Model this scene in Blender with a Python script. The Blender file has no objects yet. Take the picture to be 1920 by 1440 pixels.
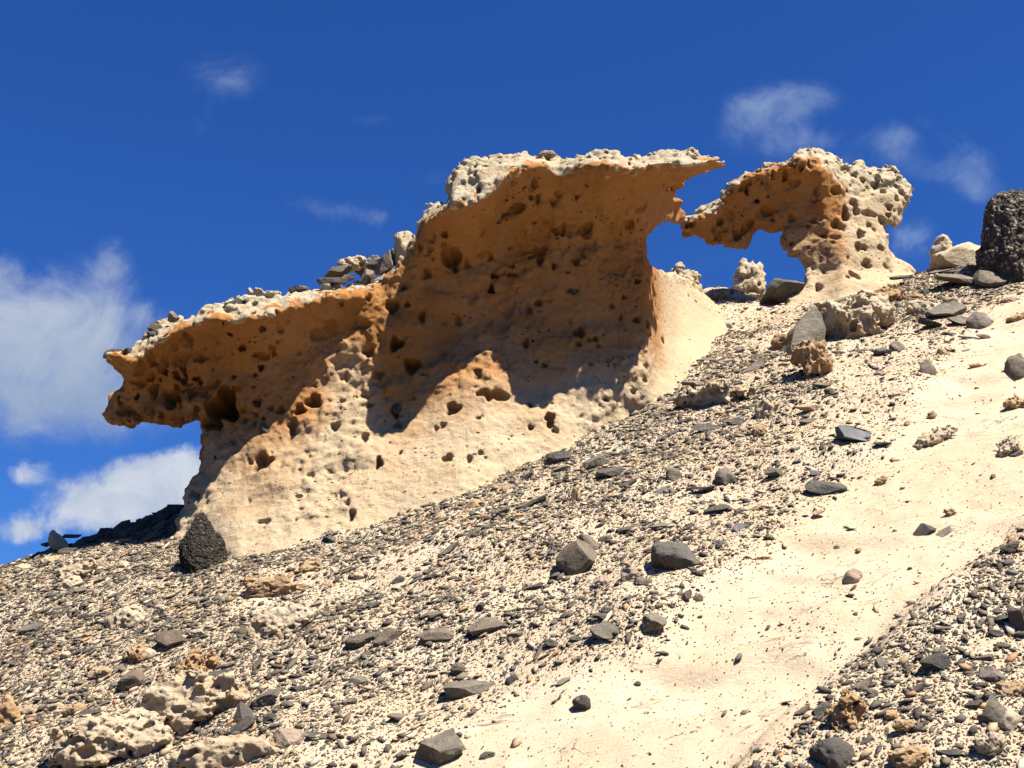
import bpy, bmesh, math, random
import numpy as np
from mathutils import Vector, Matrix

random.seed(7)
rng = np.random.default_rng(7)
sc = bpy.context.scene
COL = sc.collection

# ------------------------------------------------------------------ camera
PITCH = math.radians(18.0)
HFOV = math.radians(45.0)
FPX = 960.0 / math.tan(HFOV / 2)          # focal length in photo pixels
CP, SP = math.cos(PITCH), math.sin(PITCH)
cam_d = bpy.data.cameras.new("camera")
cam_d.sensor_width = 36
cam_d.lens = 18.0 / math.tan(HFOV / 2)
cam_d.clip_end = 2000
cam = bpy.data.objects.new("camera", cam_d)
cam.rotation_euler = (math.pi / 2 + PITCH, 0, 0)
COL.objects.link(cam)
sc.camera = cam

# ------------------------------------------------------------------ light
SUN = Vector((0.43, -0.39, 1.0)).normalized()      # towards the sun
SUN_EL = math.asin(SUN.z)
SUN_AZ = math.atan2(SUN.x, SUN.y)
sl = bpy.data.lights.new("sun", 'SUN')
sl.energy = 5.0
sl.angle = math.radians(0.5)
sl.color = (1.0, 0.95, 0.86)
so = bpy.data.objects.new("sun", sl)
so.rotation_euler = SUN.to_track_quat('Z', 'Y').to_euler()
so.location = (3, -3, 14)
COL.objects.link(so)

sc.view_settings.view_transform = 'Standard'
sc.view_settings.look = 'None'
sc.view_settings.exposure = 1.45
sc.view_settings.gamma = 1.0
sc.view_settings.use_curve_mapping = False


# ------------------------------------------------------------------ node helpers
class NT:
    def __init__(self, tree):
        self.t = tree

    def n(self, kind, **kw):
        nd = self.t.nodes.new(kind)
        for k, v in kw.items():
            setattr(nd, k, v)
        return nd

    def l(self, a, b):
        self.t.links.new(a, b)

    def put(self, sock, v):
        if isinstance(v, bpy.types.NodeSocket):
            self.l(v, sock)
        else:
            sock.default_value = v

    def math(self, op, a, b=0.0, c=0.0, clamp=False):
        nd = self.n('ShaderNodeMath', operation=op, use_clamp=clamp)
        self.put(nd.inputs[0], a)
        self.put(nd.inputs[1], b)
        self.put(nd.inputs[2], c)
        return nd.outputs[0]

    def mix(self, f, a, b, blend='MIX'):
        nd = self.n('ShaderNodeMix', data_type='RGBA', blend_type=blend)
        self.put(nd.inputs[0], f)
        self.put(nd.inputs[6], a if isinstance(a, bpy.types.NodeSocket) else (*a, 1))
        self.put(nd.inputs[7], b if isinstance(b, bpy.types.NodeSocket) else (*b, 1))
        return nd.outputs[2]

    def noise(self, vec, scale, detail=5, rough=0.6, dist=0.0):
        nd = self.n('ShaderNodeTexNoise')
        if vec is not None:
            self.l(vec, nd.inputs['Vector'])
        nd.inputs['Scale'].default_value = scale
        nd.inputs['Detail'].default_value = detail
        nd.inputs['Roughness'].default_value = rough
        nd.inputs['Distortion'].default_value = dist
        return nd.outputs[0]

    def voro(self, vec, scale, feature='F1', out='Distance', rnd=1.0):
        nd = self.n('ShaderNodeTexVoronoi', feature=feature)
        if vec is not None:
            self.l(vec, nd.inputs['Vector'])
        nd.inputs['Scale'].default_value = scale
        nd.inputs['Randomness'].default_value = rnd
        return nd.outputs[out]

    def ramp(self, f, lo, hi, a=0.0, b=1.0):
        nd = self.n('ShaderNodeMapRange', interpolation_type='SMOOTHSTEP')
        self.put(nd.inputs[0], f)
        nd.inputs[1].default_value = lo
        nd.inputs[2].default_value = hi
        nd.inputs[3].default_value = a
        nd.inputs[4].default_value = b
        return nd.outputs[0]


# ------------------------------------------------------------------ sky
world = bpy.data.worlds.new("World")
sc.world = world
world.use_nodes = True
world.cycles.sampling_method = 'MANUAL'
world.cycles.sample_map_resolution = 512
W = NT(world.node_tree)
W.t.nodes.clear()
wout = W.n('ShaderNodeOutputWorld')
wbg = W.n('ShaderNodeBackground')
sky = W.n('ShaderNodeTexSky', sky_type='NISHITA')
sky.sun_disc = False
sky.sun_elevation = SUN_EL
sky.sun_rotation = SUN_AZ
sky.altitude = 300
sky.air_density = 1.0
sky.dust_density = 0.7
sky.ozone_density = 3.0
hs = W.n('ShaderNodeHueSaturation')
hs.inputs['Saturation'].default_value = 1.18
hs.inputs['Value'].default_value = 0.92
W.l(sky.outputs[0], hs.inputs['Color'])
gm = W.n('ShaderNodeMix', data_type='RGBA', blend_type='MULTIPLY')
gm.inputs[0].default_value = 1
W.l(hs.outputs[0], gm.inputs[6])
gm.inputs[7].default_value = (0.30, 0.555, 1.02, 1)
tc = W.n('ShaderNodeTexCoord')
sep = W.n('ShaderNodeSeparateXYZ')
W.l(tc.outputs['Generated'], sep.inputs[0])
dy = W.math('MAXIMUM', sep.outputs[1], 0.05)
sU = W.math('DIVIDE', sep.outputs[0], dy)
sV = W.math('DIVIDE', sep.outputs[2], dy)


def px_dir(u, v):
    """photo pixel -> direction as (x/y, z/y) on the sky"""
    a, b = (u - 960) / FPX, (720 - v) / FPX
    y = CP - b * SP
    z = b * CP + SP
    return a / y, z / y


warp = W.n('ShaderNodeTexNoise')
warp.inputs['Scale'].default_value = 14
warp.inputs['Detail'].default_value = 6
warp.inputs['Roughness'].default_value = 0.65
W.l(tc.outputs['Generated'], warp.inputs['Vector'])
wsep = W.n('ShaderNodeSeparateColor')
W.l(warp.outputs['Color'], wsep.inputs[0])
wU = W.math('ADD', sU, W.math('MULTIPLY', W.math('SUBTRACT', wsep.outputs[0], 0.5), 0.045))
wV = W.math('ADD', sV, W.math('MULTIPLY', W.math('SUBTRACT', wsep.outputs[1], 0.5), 0.04))
n_cl = W.noise(tc.outputs['Generated'], 15, 10, 0.66, 0.7)
n_f = W.noise(tc.outputs['Generated'], 34, 5, 0.6, 0.3)


def cloud(blobs, noise_amt, lo, hi):
    tot = None
    for (cx, cy, rx, ry, s) in blobs:
        a, b = px_dir(cx, cy)
        e1 = W.math('DIVIDE', W.math('SUBTRACT', wU, a), rx / FPX)
        e2 = W.math('DIVIDE', W.math('SUBTRACT', wV, b), ry / FPX)
        q = W.math('ADD', W.math('MULTIPLY', e1, e1), W.math('MULTIPLY', e2, e2))
        g = W.math('MULTIPLY', W.math('EXPONENT', W.math('MULTIPLY', q, -0.8)), s)
        tot = g if tot is None else W.math('MAXIMUM', tot, W.math('MULTIPLY_ADD', g, 0.35, tot)) if False else W.math('ADD', tot, g)
    tot = W.math('MINIMUM', tot, 1.15)
    dn = W.math('ADD', W.math('MULTIPLY', W.math('SUBTRACT', n_cl, 0.5), noise_amt),
                W.math('MULTIPLY', W.math('SUBTRACT', n_f, 0.5), noise_amt * 0.35))
    d = W.math('ADD', tot, W.math('MULTIPLY', dn, W.math('MINIMUM', W.math('MULTIPLY', tot, 2.2), 1.0)))
    return W.ramp(d, lo, hi)


white_c = cloud([(265, 912, 120, 48, 0.9), (345, 880, 60, 42, 0.8), (190, 955, 90, 32, 0.6),
                 (55, 890, 34, 22, 0.5), (40, 995, 60, 30, 0.45), (150, 990, 120, 30, 0.35)], 1.5, 0.26, 0.80)
grey_c = cloud([(50, 640, 160, 115, 1.0), (200, 610, 100, 90, 0.7), (205, 485, 42, 36, 0.6), (0, 500, 34, 36, 0.5),
                (140, 790, 190, 55, 0.5), (275, 575, 22, 24, 0.35), (20, 560, 90, 60, 0.4), (150, 730, 170, 50, .5)], 1.7, 0.14, 1.3)
thin_c = cloud([(420, 140, 72, 56, 0.5), (385, 225, 30, 45, 0.28), (590, 378, 60, 22, 0.5), (697, 415, 30, 24, 0.55), (690, 225, 50, 16, 0.25),
                (875, 292, 38, 18, 0.34), (790, 330, 50, 16, 0.2),
                (1490, 180, 70, 34, 0.75), (1425, 212, 60, 30, 0.6), (1480, 268, 90, 40, 0.6),
                (1685, 262, 60, 46, 0.85), (1815, 288, 42, 44, 0.65), (1832, 352, 48, 34, 0.6), (1750, 325, 60, 26, 0.4),
                (1705, 450, 44, 40, 0.7), (1600, 300, 40, 22, 0.3), (1330, 500, 120, 30, 0.16), (1560, 250, 60, 30, .3), (1400, 250, 60, 30, .3), (640, 400, 60, 26, .3), (890, 330, 60, 26, .25)], 2.0, 0.10, 1.35)
gsh = W.ramp(W.noise(tc.outputs['Generated'], 7, 4, 0.5), 0.35, 0.68)
vgr = W.ramp(sV, px_dir(100, 760)[1], px_dir(100, 560)[1])
gcol = W.mix(W.math('MULTIPLY', W.math('ADD', gsh, vgr), 0.5), (2.41, 3.07, 4.16), (3.94, 4.45, 5.18))
skycol = gm.outputs[2]
c = W.mix(W.math('MULTIPLY', thin_c, 0.5), skycol, (3.36, 4.31, 5.69))
c = W.mix(W.math('MULTIPLY', grey_c, 0.9), c, gcol)
wcol = W.mix(W.ramp(W.noise(tc.outputs['Generated'], 22, 6, 0.6, 0.5), 0.36, 0.66), (3.58, 4.16, 5.11), (5.04, 5.33, 5.84))
c = W.mix(W.math('MULTIPLY', white_c, 0.92), c, wcol)
W.l(c, wbg.inputs['Color'])
wbg.inputs['Strength'].default_value = 0.05

W.l(wbg.outputs[0], wout.inputs['Surface'])

# ------------------------------------------------------------------ noise in numpy
_T = np.random.default_rng(11).random((4, 64, 64, 64)).astype(np.float32) * 2 - 1


def vnoise(p, scale, ch=0):
    """smooth value noise, p (N,3) -> (N,) in about -1..1"""
    q = (p * scale).astype(np.float32) + np.float32(100.37)
    i = np.floor(q).astype(np.int32)
    f = q - i
    f = f * f * f * (f * (f * 6 - 15) + 10)
    i0 = i & 63
    i1 = (i + 1) & 63
    T = _T[ch]
    fx, fy, fz = f[:, 0], f[:, 1], f[:, 2]

    def lx(a, b):
        return T[i0[:, 0], a, b] * (1 - fx) + T[i1[:, 0], a, b] * fx
    c0 = lx(i0[:, 1], i0[:, 2]) * (1 - fy) + lx(i1[:, 1], i0[:, 2]) * fy
    c1 = lx(i0[:, 1], i1[:, 2]) * (1 - fy) + lx(i1[:, 1], i1[:, 2]) * fy
    return c0 * (1 - fz) + c1 * fz


def fbm(p, scale, octs=4, gain=0.5, ch=0):
    s = np.zeros(len(p), np.float32)
    a = 1.0
    for o in range(octs):
        s += a * vnoise(p + o * 7.13, scale * 2.03 ** o, (ch + o) % 4)
        a *= gain
    return s


# ------------------------------------------------------------------ pixels <-> world
def project(x, y, z):
    up = -y * SP + z * CP
    fw = np.maximum(y * CP + z * SP, 0.05)
    return 960 + FPX * x / fw, 720 - FPX * up / fw, fw


def ray(u, v):
    a, b = (u - 960) / FPX, (720 - v) / FPX
    return np.stack([a, CP - b * SP, b * CP + SP], -1)      # times view depth


# ------------------------------------------------------------------ terrain
PB, PC = 3.0e-5 * FPX, 1.3e-4 * FPX
PA = 0.1 + 3.0e-5 * 60 - 1.3e-4 * 180


def plane_z(x, y):
    return (PB * x + y * (PC * SP + PA * CP) - 1) / (PC * CP - PA * SP)


def plane_hit(u, v):
    d = 1 / (PA + PB * (u - 960) / FPX + PC * (v - 720) / FPX)
    return ray(u, v) * np.asarray(d)[..., None]


_sky_px = np.array([(-400, 1170), (-150, 1100), (0, 1047), (50, 1027), (100, 1008), (150, 1000), (200, 985), (250, 972), (300, 958), (345, 946)], float)
_sky_r = np.array([(1320, 540), (1365, 540), (1430, 556), (1480, 562), (1560, 540), (1640, 515), (1700, 500), (1750, 489), (1800, 480), (1850, 472),
                   (1920, 455), (2100, 400)], float)
_pl = plane_hit(_sky_px[:, 0], _sky_px[:, 1])
_pr = plane_hit(_sky_r[:, 0], _sky_r[:, 1])
_ex = np.concatenate([[-40, -12], _pl[:, 0], [-2.2, 0, 1.4], _pr[:, 0], [30]])
_ey = np.concatenate([[_pl[0, 1] + 1, _pl[0, 1]], _pl[:, 1], [11.8, 13.0, 14.4], _pr[:, 1], [_pr[-1, 1] + 3]])
_o = np.argsort(_ex)
_ex, _ey = _ex[_o], _ey[_o]


def seg_dist(u, v, pts, closed=False):
    """distance in pixels to a polyline"""
    best = np.full(u.shape, 1e9, np.float32)
    n = len(pts)
    for i in range(n if closed else n - 1):
        ax, ay = pts[i]
        bx, by = pts[(i + 1) % n]
        dx, dy_ = bx - ax, by - ay
        L = dx * dx + dy_ * dy_ + 1e-9
        t = np.clip(((u - ax) * dx + (v - ay) * dy_) / L, 0, 1)
        best = np.minimum(best, np.hypot(u - ax - t * dx, v - ay - t * dy_))
    return best


def in_poly(u, v, pts):
    ins = np.zeros(u.shape, bool)
    n = len(pts)
    j = n - 1
    for i in range(n):
        xi, yi = pts[i]
        xj, yj = pts[j]
        if yi != yj:
            cnd = ((yi > v) != (yj > v)) & (u < (xj - xi) * (v - yi) / (yj - yi) + xi)
            ins ^= cnd
        j = i
    return ins


# ground regions, traced on the plane of the slope
CHUTE = [(560, 1520), (760, 1440), (880, 1360), (1000, 1290), (1130, 1240), (1230, 1200), (1290, 1130), (1340, 1070),
         (1420, 1040), (1480, 985), (1560, 940), (1600, 880), (1660, 850), (1720, 770), (1790, 660), (1850, 580), (1890, 545), (1960, 520),
         (2000, 640), (1990, 930), (1900, 1010), (1790, 1090), (1700, 1170), (1620, 1235), (1560, 1290), (1480, 1370), (1400, 1440), (1300, 1560)]
BANK = [(1370, 1480), (1440, 1400), (1500, 1335), (1560, 1300), (1620, 1240), (1700, 1175), (1790, 1095), (1900, 1015), (2000, 930), (2300, 900), (2300, 1700), (1200, 1700)]


def ground_z(x, y):
    x = np.asarray(x, np.float32)
    y = np.asarray(y, np.float32)
    sh = x.shape
    x = x.ravel()
    y = y.ravel()
    p = np.stack([x, y, np.zeros_like(x)], -1)
    h = 0.10 * fbm(p, 0.55, 2) + 0.030 * fbm(p, 2.2, 3, ch=1) + 0.007 * vnoise(p, 14, 2)
    # small terraces running along the slope
    zz = plane_z(x, y)
    h += 0.02 * np.sin((zz * 9 + 2.0 * vnoise(p, 0.9, 3)))
    near = (y > 2.5) & (y < 17) & (np.abs(x) < 9)
    if near.any():
        u, v, d = project(x[near], y[near], zz[near])
        cu = np.clip(u, -3000, 5000)
        cv = np.clip(v, -3000, 5000)
        dist = seg_dist(cu, cv, CHUTE, True)
        ins = in_poly(cu, cv, CHUTE)
        sd = np.where(ins, dist, -dist)
        wgt = 1 / (1 + np.exp(-sd / 18))
        hn = h[near]
        pn = p[near]
        ter = zz[near] * 3.1 + 1.2 * vnoise(pn, .7, 1) + .35 * vnoise(pn, 2.6, 2)
        ter = ter - np.floor(ter)
        led = np.where(ter < .86, ter / .86, (1 - ter) / .14) * np.clip(vnoise(pn + 5, 1.1, 3) * 1.5, 0, 1)
        hn = hn * (1 - 0.6 * wgt) - 0.07 * wgt - .085 * led * wgt + .012 * fbm(pn, 6, 3, .6, ch=3) * wgt
        db = seg_dist(cu, cv, BANK, True)
        sb = np.where(in_poly(cu, cv, BANK), db, -db)
        hn = hn + 0.13 / (1 + np.exp(-(sb - 6) / 12))
        h[near] = hn
    z = zz + h
    e = y - np.interp(x, _ex, _ey) + 0.05 * vnoise(p, 1.6, 1)
    drop = 0.5 * (e + np.sqrt(e * e + 0.03))
    z = z - drop * 0.95
    z = np.where(y < 0.5, np.maximum(z, z), z)
    return z.reshape(sh)


def ground_hit(u, v):
    """first point of the ground along the ray of a pixel"""
    r = ray(np.asarray(u, float), np.asarray(v, float))
    pl = 1 / (PA + PB * (np.asarray(u) - 960) / FPX + PC * (np.asarray(v) - 720) / FPX)
    lo = pl * 0.75
    hi = pl * 1.25
    ts = np.linspace(0, 1, 50)
    found = np.full(lo.shape, np.nan)
    prev = lo.copy()
    for t in ts:
        d = lo + (hi - lo) * t
        P = r * d[..., None]
        below = P[..., 2] < ground_z(P[..., 0], P[..., 1])
        new = below & np.isnan(found)
        found = np.where(new, 0.5 * (prev + d), found)
        prev = d
    found = np.where(np.isnan(found), pl, found)
    return r * found[..., None], found


def link_mesh(name, verts, faces, mat=None, parent=None, smooth=True, attrs=None):
    me = bpy.data.meshes.new(name)
    verts = np.asarray(verts, np.float32)
    if isinstance(faces, np.ndarray):
        k = faces.shape[1]
        me.vertices.add(len(verts))
        me.vertices.foreach_set("co", verts.ravel())
        me.loops.add(faces.size)
        me.loops.foreach_set("vertex_index", faces.astype(np.int32).ravel())
        me.polygons.add(len(faces))
        me.polygons.foreach_set("loop_start", np.arange(0, faces.size, k, dtype=np.int32))
        me.update(calc_edges=True)
        me.validate()
    else:
        me.from_pydata([tuple(v) for v in verts], [], faces)
    if smooth:
        me.polygons.foreach_set("use_smooth", np.ones(len(me.polygons), bool))
    for k, a in (attrs or {}).items():
        a = np.asarray(a, np.float32)
        if a.ndim == 1:
            at = me.attributes.new(k, 'FLOAT', 'POINT')
            at.data.foreach_set("value", a)
        else:
            at = me.attributes.new(k, 'FLOAT_COLOR', 'POINT')
            at.data.foreach_set("color", np.concatenate([a, np.ones((len(a), 1), np.float32)], 1).ravel())
    if mat:
        me.materials.append(mat)
    o = bpy.data.objects.new(name, me)
    COL.objects.link(o)
    if parent:
        o.parent = parent
    return o


def tag(o, label=None, cat=None, group=None, kind=None):
    if label:
        o["label"] = label
    if cat:
        o["category"] = cat
    if group:
        o["group"] = group
    if kind:
        o["kind"] = kind
    return o


# ------------------------------------------------------------------ materials
ALBEDO = 0.74


def set_base(t, bs, col):
    t.l(t.mix(1.0, col, (ALBEDO,) * 3, 'MULTIPLY'), bs.inputs['Base Color'])


def new_mat(name, rough=0.95):
    m = bpy.data.materials.new(name)
    m.use_nodes = True
    t = NT(m.node_tree)
    bs = m.node_tree.nodes['Principled BSDF']
    bs.inputs['Roughness'].default_value = rough
    bs.inputs['Specular IOR Level'].default_value = 0.12
    return m, t, bs


def bump(t, bs, h, strength, dist, prev=None):
    b = t.n('ShaderNodeBump')
    b.inputs['Strength'].default_value = strength
    b.inputs['Distance'].default_value = dist
    t.l(h, b.inputs['Height'])
    if prev is not None:
        t.l(prev, b.inputs['Normal'])
    t.l(b.outputs[0], bs.inputs['Normal'])
    return b.outputs[0]


def mat_sand():
    m, t, bs = new_mat("sand_ground")
    g = t.n('ShaderNodeNewGeometry').outputs['Position']
    # stretched along the fall of the chute
    mp = t.n('ShaderNodeMapping')
    mp.inputs['Rotation'].default_value = (0, 0, math.radians(-62))
    mp.inputs['Scale'].default_value = (0.35, 1.6, 1.0)
    t.l(g, mp.inputs['Vector'])
    st = mp.outputs[0]
    big = t.noise(st, 0.9, 4, 0.55)
    med = t.noise(g, 3.0, 6, 0.65)
    fine = t.noise(g, 60, 4, 0.7)
    col = t.mix(t.ramp(big, 0.36, 0.66), (0.59, 0.452, 0.30), (0.62, 0.495, 0.345))
    col = t.mix(t.ramp(t.noise(g, 0.8, 3, 0.5), 0.56, 0.72), col, (0.575, 0.425, 0.28))
    col = t.mix(t.math('MULTIPLY', t.ramp(t.noise(st, 1.6, 5, 0.6, 0.5), 0.56, 0.72), 0.8), col, (0.72, 0.61, 0.46))
    col = t.mix(t.ramp(med, 0.35, 0.75, 0.0, 0.35), col, (0.52, 0.385, 0.245))
    col = t.mix(t.ramp(fine, 0.55, 0.8, 0.0, 0.3), col, (0.46, 0.35, 0.23))
    # grit grains lying in the sand
    vd = t.voro(g, 75)
    vc = t.n('ShaderNodeTexVoronoi')
    vc.inputs['Scale'].default_value = 75
    t.l(g, vc.inputs['Vector'])
    sp = t.n('ShaderNodeSeparateColor')
    t.l(vc.outputs['Color'], sp.inputs[0])
    at = t.n('ShaderNodeAttribute', attribute_name='grit')
    pick = t.math('LESS_THAN', sp.outputs[0], t.math('MULTIPLY_ADD', at.outputs['Fac'], 0.30, 0.012))
    grain = t.math('MULTIPLY', pick, t.math('LESS_THAN', vd, t.math('MULTIPLY_ADD', sp.outputs[1], 0.3, 0.16)))
    gcolr = t.mix(sp.outputs[2], (0.10, 0.09, 0.08), (0.26, 0.19, 0.13))
    col = t.mix(grain, col, gcolr)
    mc = t.n('ShaderNodeMapping')
    mc.inputs['Rotation'].default_value = (0, 0, math.radians(18))
    mc.inputs['Scale'].default_value = (0.9, 3.4, 1.0)
    t.l(g, mc.inputs['Vector'])
    cn = t.noise(mc.outputs[0], 1.7, 4, 0.6, 0.6)
    crack = t.math('MULTIPLY', t.ramp(t.math('ABSOLUTE', t.math('SUBTRACT', cn, 0.5)), 0.0, 0.011, 1.0, 0.0), t.ramp(t.noise(g, 2.3, 3, 0.6), 0.50, 0.60))
    col = t.mix(t.math('MULTIPLY', crack, 0.9), col, (0.16, 0.10, 0.06))
    set_base(t, bs, col)
    b1 = bump(t, bs, t.noise(st, 9, 8, 0.75), 0.6, 0.06)
    b2 = bump(t, bs, t.noise(g, 70, 4, 0.7), 0.5, 0.012, b1)
    bump(t, bs, grain, 0.6, 0.012, b2)
    return m


def mat_sandstone(name, base, alt, stain, specks=True, bumpy=1.0):
    m, t, bs = new_mat(name)
    g = t.n('ShaderNodeNewGeometry').outputs['Position']
    big = t.noise(g, 1.3, 4, 0.6, 0.3)
    col = t.mix(t.ramp(big, 0.35, 0.68), base, alt)
    mp = t.n('ShaderNodeMapping')
    mp.inputs['Rotation'].default_value = (0, math.radians(-14), 0)
    mp.inputs['Scale'].default_value = (0.5, 0.8, 3.2)
    t.l(g, mp.inputs['Vector'])
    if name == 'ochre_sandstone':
        lit_f = t.n('ShaderNodeAttribute', attribute_name='pale_lit').outputs['Fac']
        k = t.ramp(t.math('ADD', lit_f, t.math('MULTIPLY', t.math('SUBTRACT', big, 0.5), 0.4)), 0.36, 0.92)
        col = t.mix(k, col, t.mix(t.ramp(big, 0.35, 0.68), (0.545, 0.400, 0.24), (0.57, 0.447, 0.288)))  # deep ochre partly paints the overhang's shade, pale tone the sunlit foot
    strat = t.noise(mp.outputs[0], 1.8, 6, 0.65, 0.4)
    sf = t.ramp(strat, 0.48, 0.72, 0.0, 0.6)
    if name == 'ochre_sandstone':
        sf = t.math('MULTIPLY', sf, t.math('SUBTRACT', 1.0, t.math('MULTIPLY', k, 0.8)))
    col = t.mix(sf, col, stain)
    fine = t.noise(g, 45, 5, 0.7)
    col = t.mix(t.ramp(fine, 0.52, 0.8, 0.0, 0.4), col, tuple(c * 0.55 for c in stain))
    if specks:
        mpk = t.n('ShaderNodeMapping')
        mpk.inputs['Scale'].default_value = (0.7, 1.0, 1.25)
        t.l(g, mpk.inputs['Vector'])
        wv = mpk.outputs[0]
        sel = t.ramp(t.noise(g, 1.7, 3, 0.6), 0.44, 0.68)
        for sc_, fr, sz in ((30, 0.17, 0.36), (14, 0.10, 0.31), (50, .10, .4)):
            v = t.n('ShaderNodeTexVoronoi')
            v.inputs['Scale'].default_value = sc_
            t.l(wv, v.inputs['Vector'])
            s = t.n('ShaderNodeSeparateColor')
            t.l(v.outputs['Color'], s.inputs[0])
            pick = t.math('LESS_THAN', s.outputs[0], t.math('MULTIPLY', sel, fr))
            k = t.math('MULTIPLY', pick, t.math('LESS_THAN', v.outputs['Distance'], t.math('MULTIPLY_ADD', s.outputs[1], 0.2, sz - 0.16)))
            col = t.mix(k, col, t.mix(s.outputs[2], (0.045, 0.038, 0.033), (0.16, 0.11, 0.075)))
    set_base(t, bs, col)
    b1 = bump(t, bs, t.noise(g, 16, 8, 0.7), 0.6 * bumpy, 0.055)
    bump(t, bs, t.noise(g, 70, 5, 0.75), 0.7, 0.014, b1)
    return m


def mat_basalt(name, a, b, spot=(0.30, 0.27, 0.22), spotamt=0.25):
    m, t, bs = new_mat(name, 0.78)
    bs.inputs['Specular IOR Level'].default_value = 0.3
    tcn = t.n('ShaderNodeTexCoord').outputs['Object']
    oi = t.n('ShaderNodeObjectInfo').outputs['Random']
    ad = t.n('ShaderNodeVectorMath', operation='ADD')
    t.l(tcn, ad.inputs[0])
    t.l(oi, ad.inputs[1])
    g = ad.outputs[0]
    col = t.mix(oi, a, b)
    n1 = t.noise(g, 9, 6, 0.7)
    col = t.mix(t.ramp(n1, 0.4, 0.7, 0.0, 0.6), col, tuple(c * 1.75 for c in b))
    n2 = t.noise(g, 55, 4, 0.7)
    col = t.mix(t.ramp(n2, 0.58, 0.72, 0.0, spotamt), col, spot)
    col = t.mix(t.ramp(t.noise(g, 6, 4, 0.6), 0.48, 0.72, 0, 0.6), col, (0.17, 0.115, 0.068))
    col = t.mix(t.ramp(t.noise(g, 14, 6, 0.75), 0.54, 0.68, 0, 0.55), col, (0.34, 0.27, 0.18))
    set_base(t, bs, col)
    b1 = bump(t, bs, t.noise(g, 16, 8, 0.75), 0.8, 0.04)
    bump(t, bs, t.noise(g, 90, 3, 0.7), 0.5, 0.008, b1)
    return m


def mat_gravel():
    m, t, bs = new_mat("gravel_stones", 0.85)
    at = t.n('ShaderNodeAttribute', attribute_name='tint')
    g = t.n('ShaderNodeNewGeometry').outputs['Position']
    n = t.noise(g, 55, 4, 0.7)
    col = t.mix(t.ramp(n, 0.35, 0.75, 0.0, 0.45), at.outputs['Color'], (0.26, 0.21, 0.14))
    set_base(t, bs, col)
    bump(t, bs, t.noise(g, 80, 4, 0.7), 0.5, 0.012)
    return m


M_SAND = mat_sand()
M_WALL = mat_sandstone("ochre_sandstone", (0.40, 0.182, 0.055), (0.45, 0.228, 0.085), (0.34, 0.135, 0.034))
M_CRUST = mat_sandstone("pale_crust", (0.56, 0.455, 0.295), (0.60, 0.51, 0.355), (0.42, 0.26, 0.115), False, 1.5)
M_PALE = mat_sandstone("pale_sandstone", (0.554, 0.439, 0.287), (0.572, 0.480, 0.342), (0.480, 0.295, 0.148), False, .9)
M_ORANGE = mat_sandstone("orange_sandstone", (0.458, 0.284, 0.140), (0.492, 0.364, 0.220), (0.373, 0.169, 0.059), False, .9)
M_PINK = mat_sandstone("pink_sandstone", (0.431, 0.308, 0.216), (0.439, 0.347, 0.254), (0.354, 0.208, 0.123), False, .8)
M_LEDGE = mat_sandstone("buff_bedrock", (0.52, 0.395, 0.25), (0.56, 0.455, 0.315), (0.46, 0.25, 0.11), True, .9)
M_BAS = mat_basalt("grey_basalt", (0.125, 0.106, 0.079), (0.185, 0.158, 0.118))
M_DARK = mat_basalt("dark_basalt", (0.055, 0.05, 0.043), (0.10, 0.088, 0.072), (0.24, 0.21, 0.17))
M_BROWN = mat_basalt("brown_basalt", (0.13, 0.095, 0.063), (0.19, 0.15, 0.105), (0.26, 0.21, 0.15))
M_BLUE = mat_basalt("blue_grey_basalt", (0.105, 0.108, 0.108), (0.15, 0.152, 0.15), (0.35, 0.35, 0.35), 0.4)
M_MAUVE = mat_basalt("mauve_basalt", (0.16, 0.12, 0.10), (0.20, 0.16, 0.135), (0.28, 0.23, 0.19))


def mat_conglomerate(name, dim, scale, pale):
    m, t, bs = new_mat(name, 0.9)
    g = t.n('ShaderNodeTexCoord').outputs['Object']
    v = t.n('ShaderNodeTexVoronoi')
    v.inputs['Scale'].default_value = scale
    t.l(g, v.inputs['Vector'])
    s = t.n('ShaderNodeSeparateColor')
    t.l(v.outputs['Color'], s.inputs[0])
    col = t.mix(s.outputs[0], (0.065, 0.058, 0.045), (0.20, 0.17, 0.125))
    col = t.mix(t.math('GREATER_THAN', s.outputs[1], pale), col, (0.46, 0.37, 0.26))
    col = t.mix(t.ramp(v.outputs['Distance'], 0.35, 0.6), col, (0.12, 0.10, 0.08))
    n = t.noise(g, 70, 4, 0.7)
    col = t.mix(t.ramp(n, 0.5, 0.75, 0, 0.6), col, (0.34, 0.28, 0.2))
    col = t.mix(1.0, col, (dim,) * 3, 'MULTIPLY')
    set_base(t, bs, col)
    inv = t.math('SUBTRACT', 1.0, v.outputs['Distance'])
    b = bump(t, bs, inv, 1.0, 0.07)
    bump(t, bs, t.noise(g, 50, 5, 0.7), 0.7, 0.02, b)
    return m


M_CONG = mat_conglomerate("pebbly_conglomerate", 1.0, 26, .74)
M_CONG_DARK = mat_conglomerate("dark_conglomerate", .5, 48, .93)
M_GRAVEL = mat_gravel()


# ------------------------------------------------------------------ ground mesh
def axis(lo, hi, step, far, grow=1.35):
    a = list(np.arange(lo, hi + 1e-6, step))
    s, c_ = step, a[-1]
    while c_ < far:
        s *= grow
        c_ += s
        a.append(c_)
    s, c_ = step, a[0]
    while c_ > -far:
        s *= grow
        c_ -= s
        a.insert(0, c_)
    return np.array(a)


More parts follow.
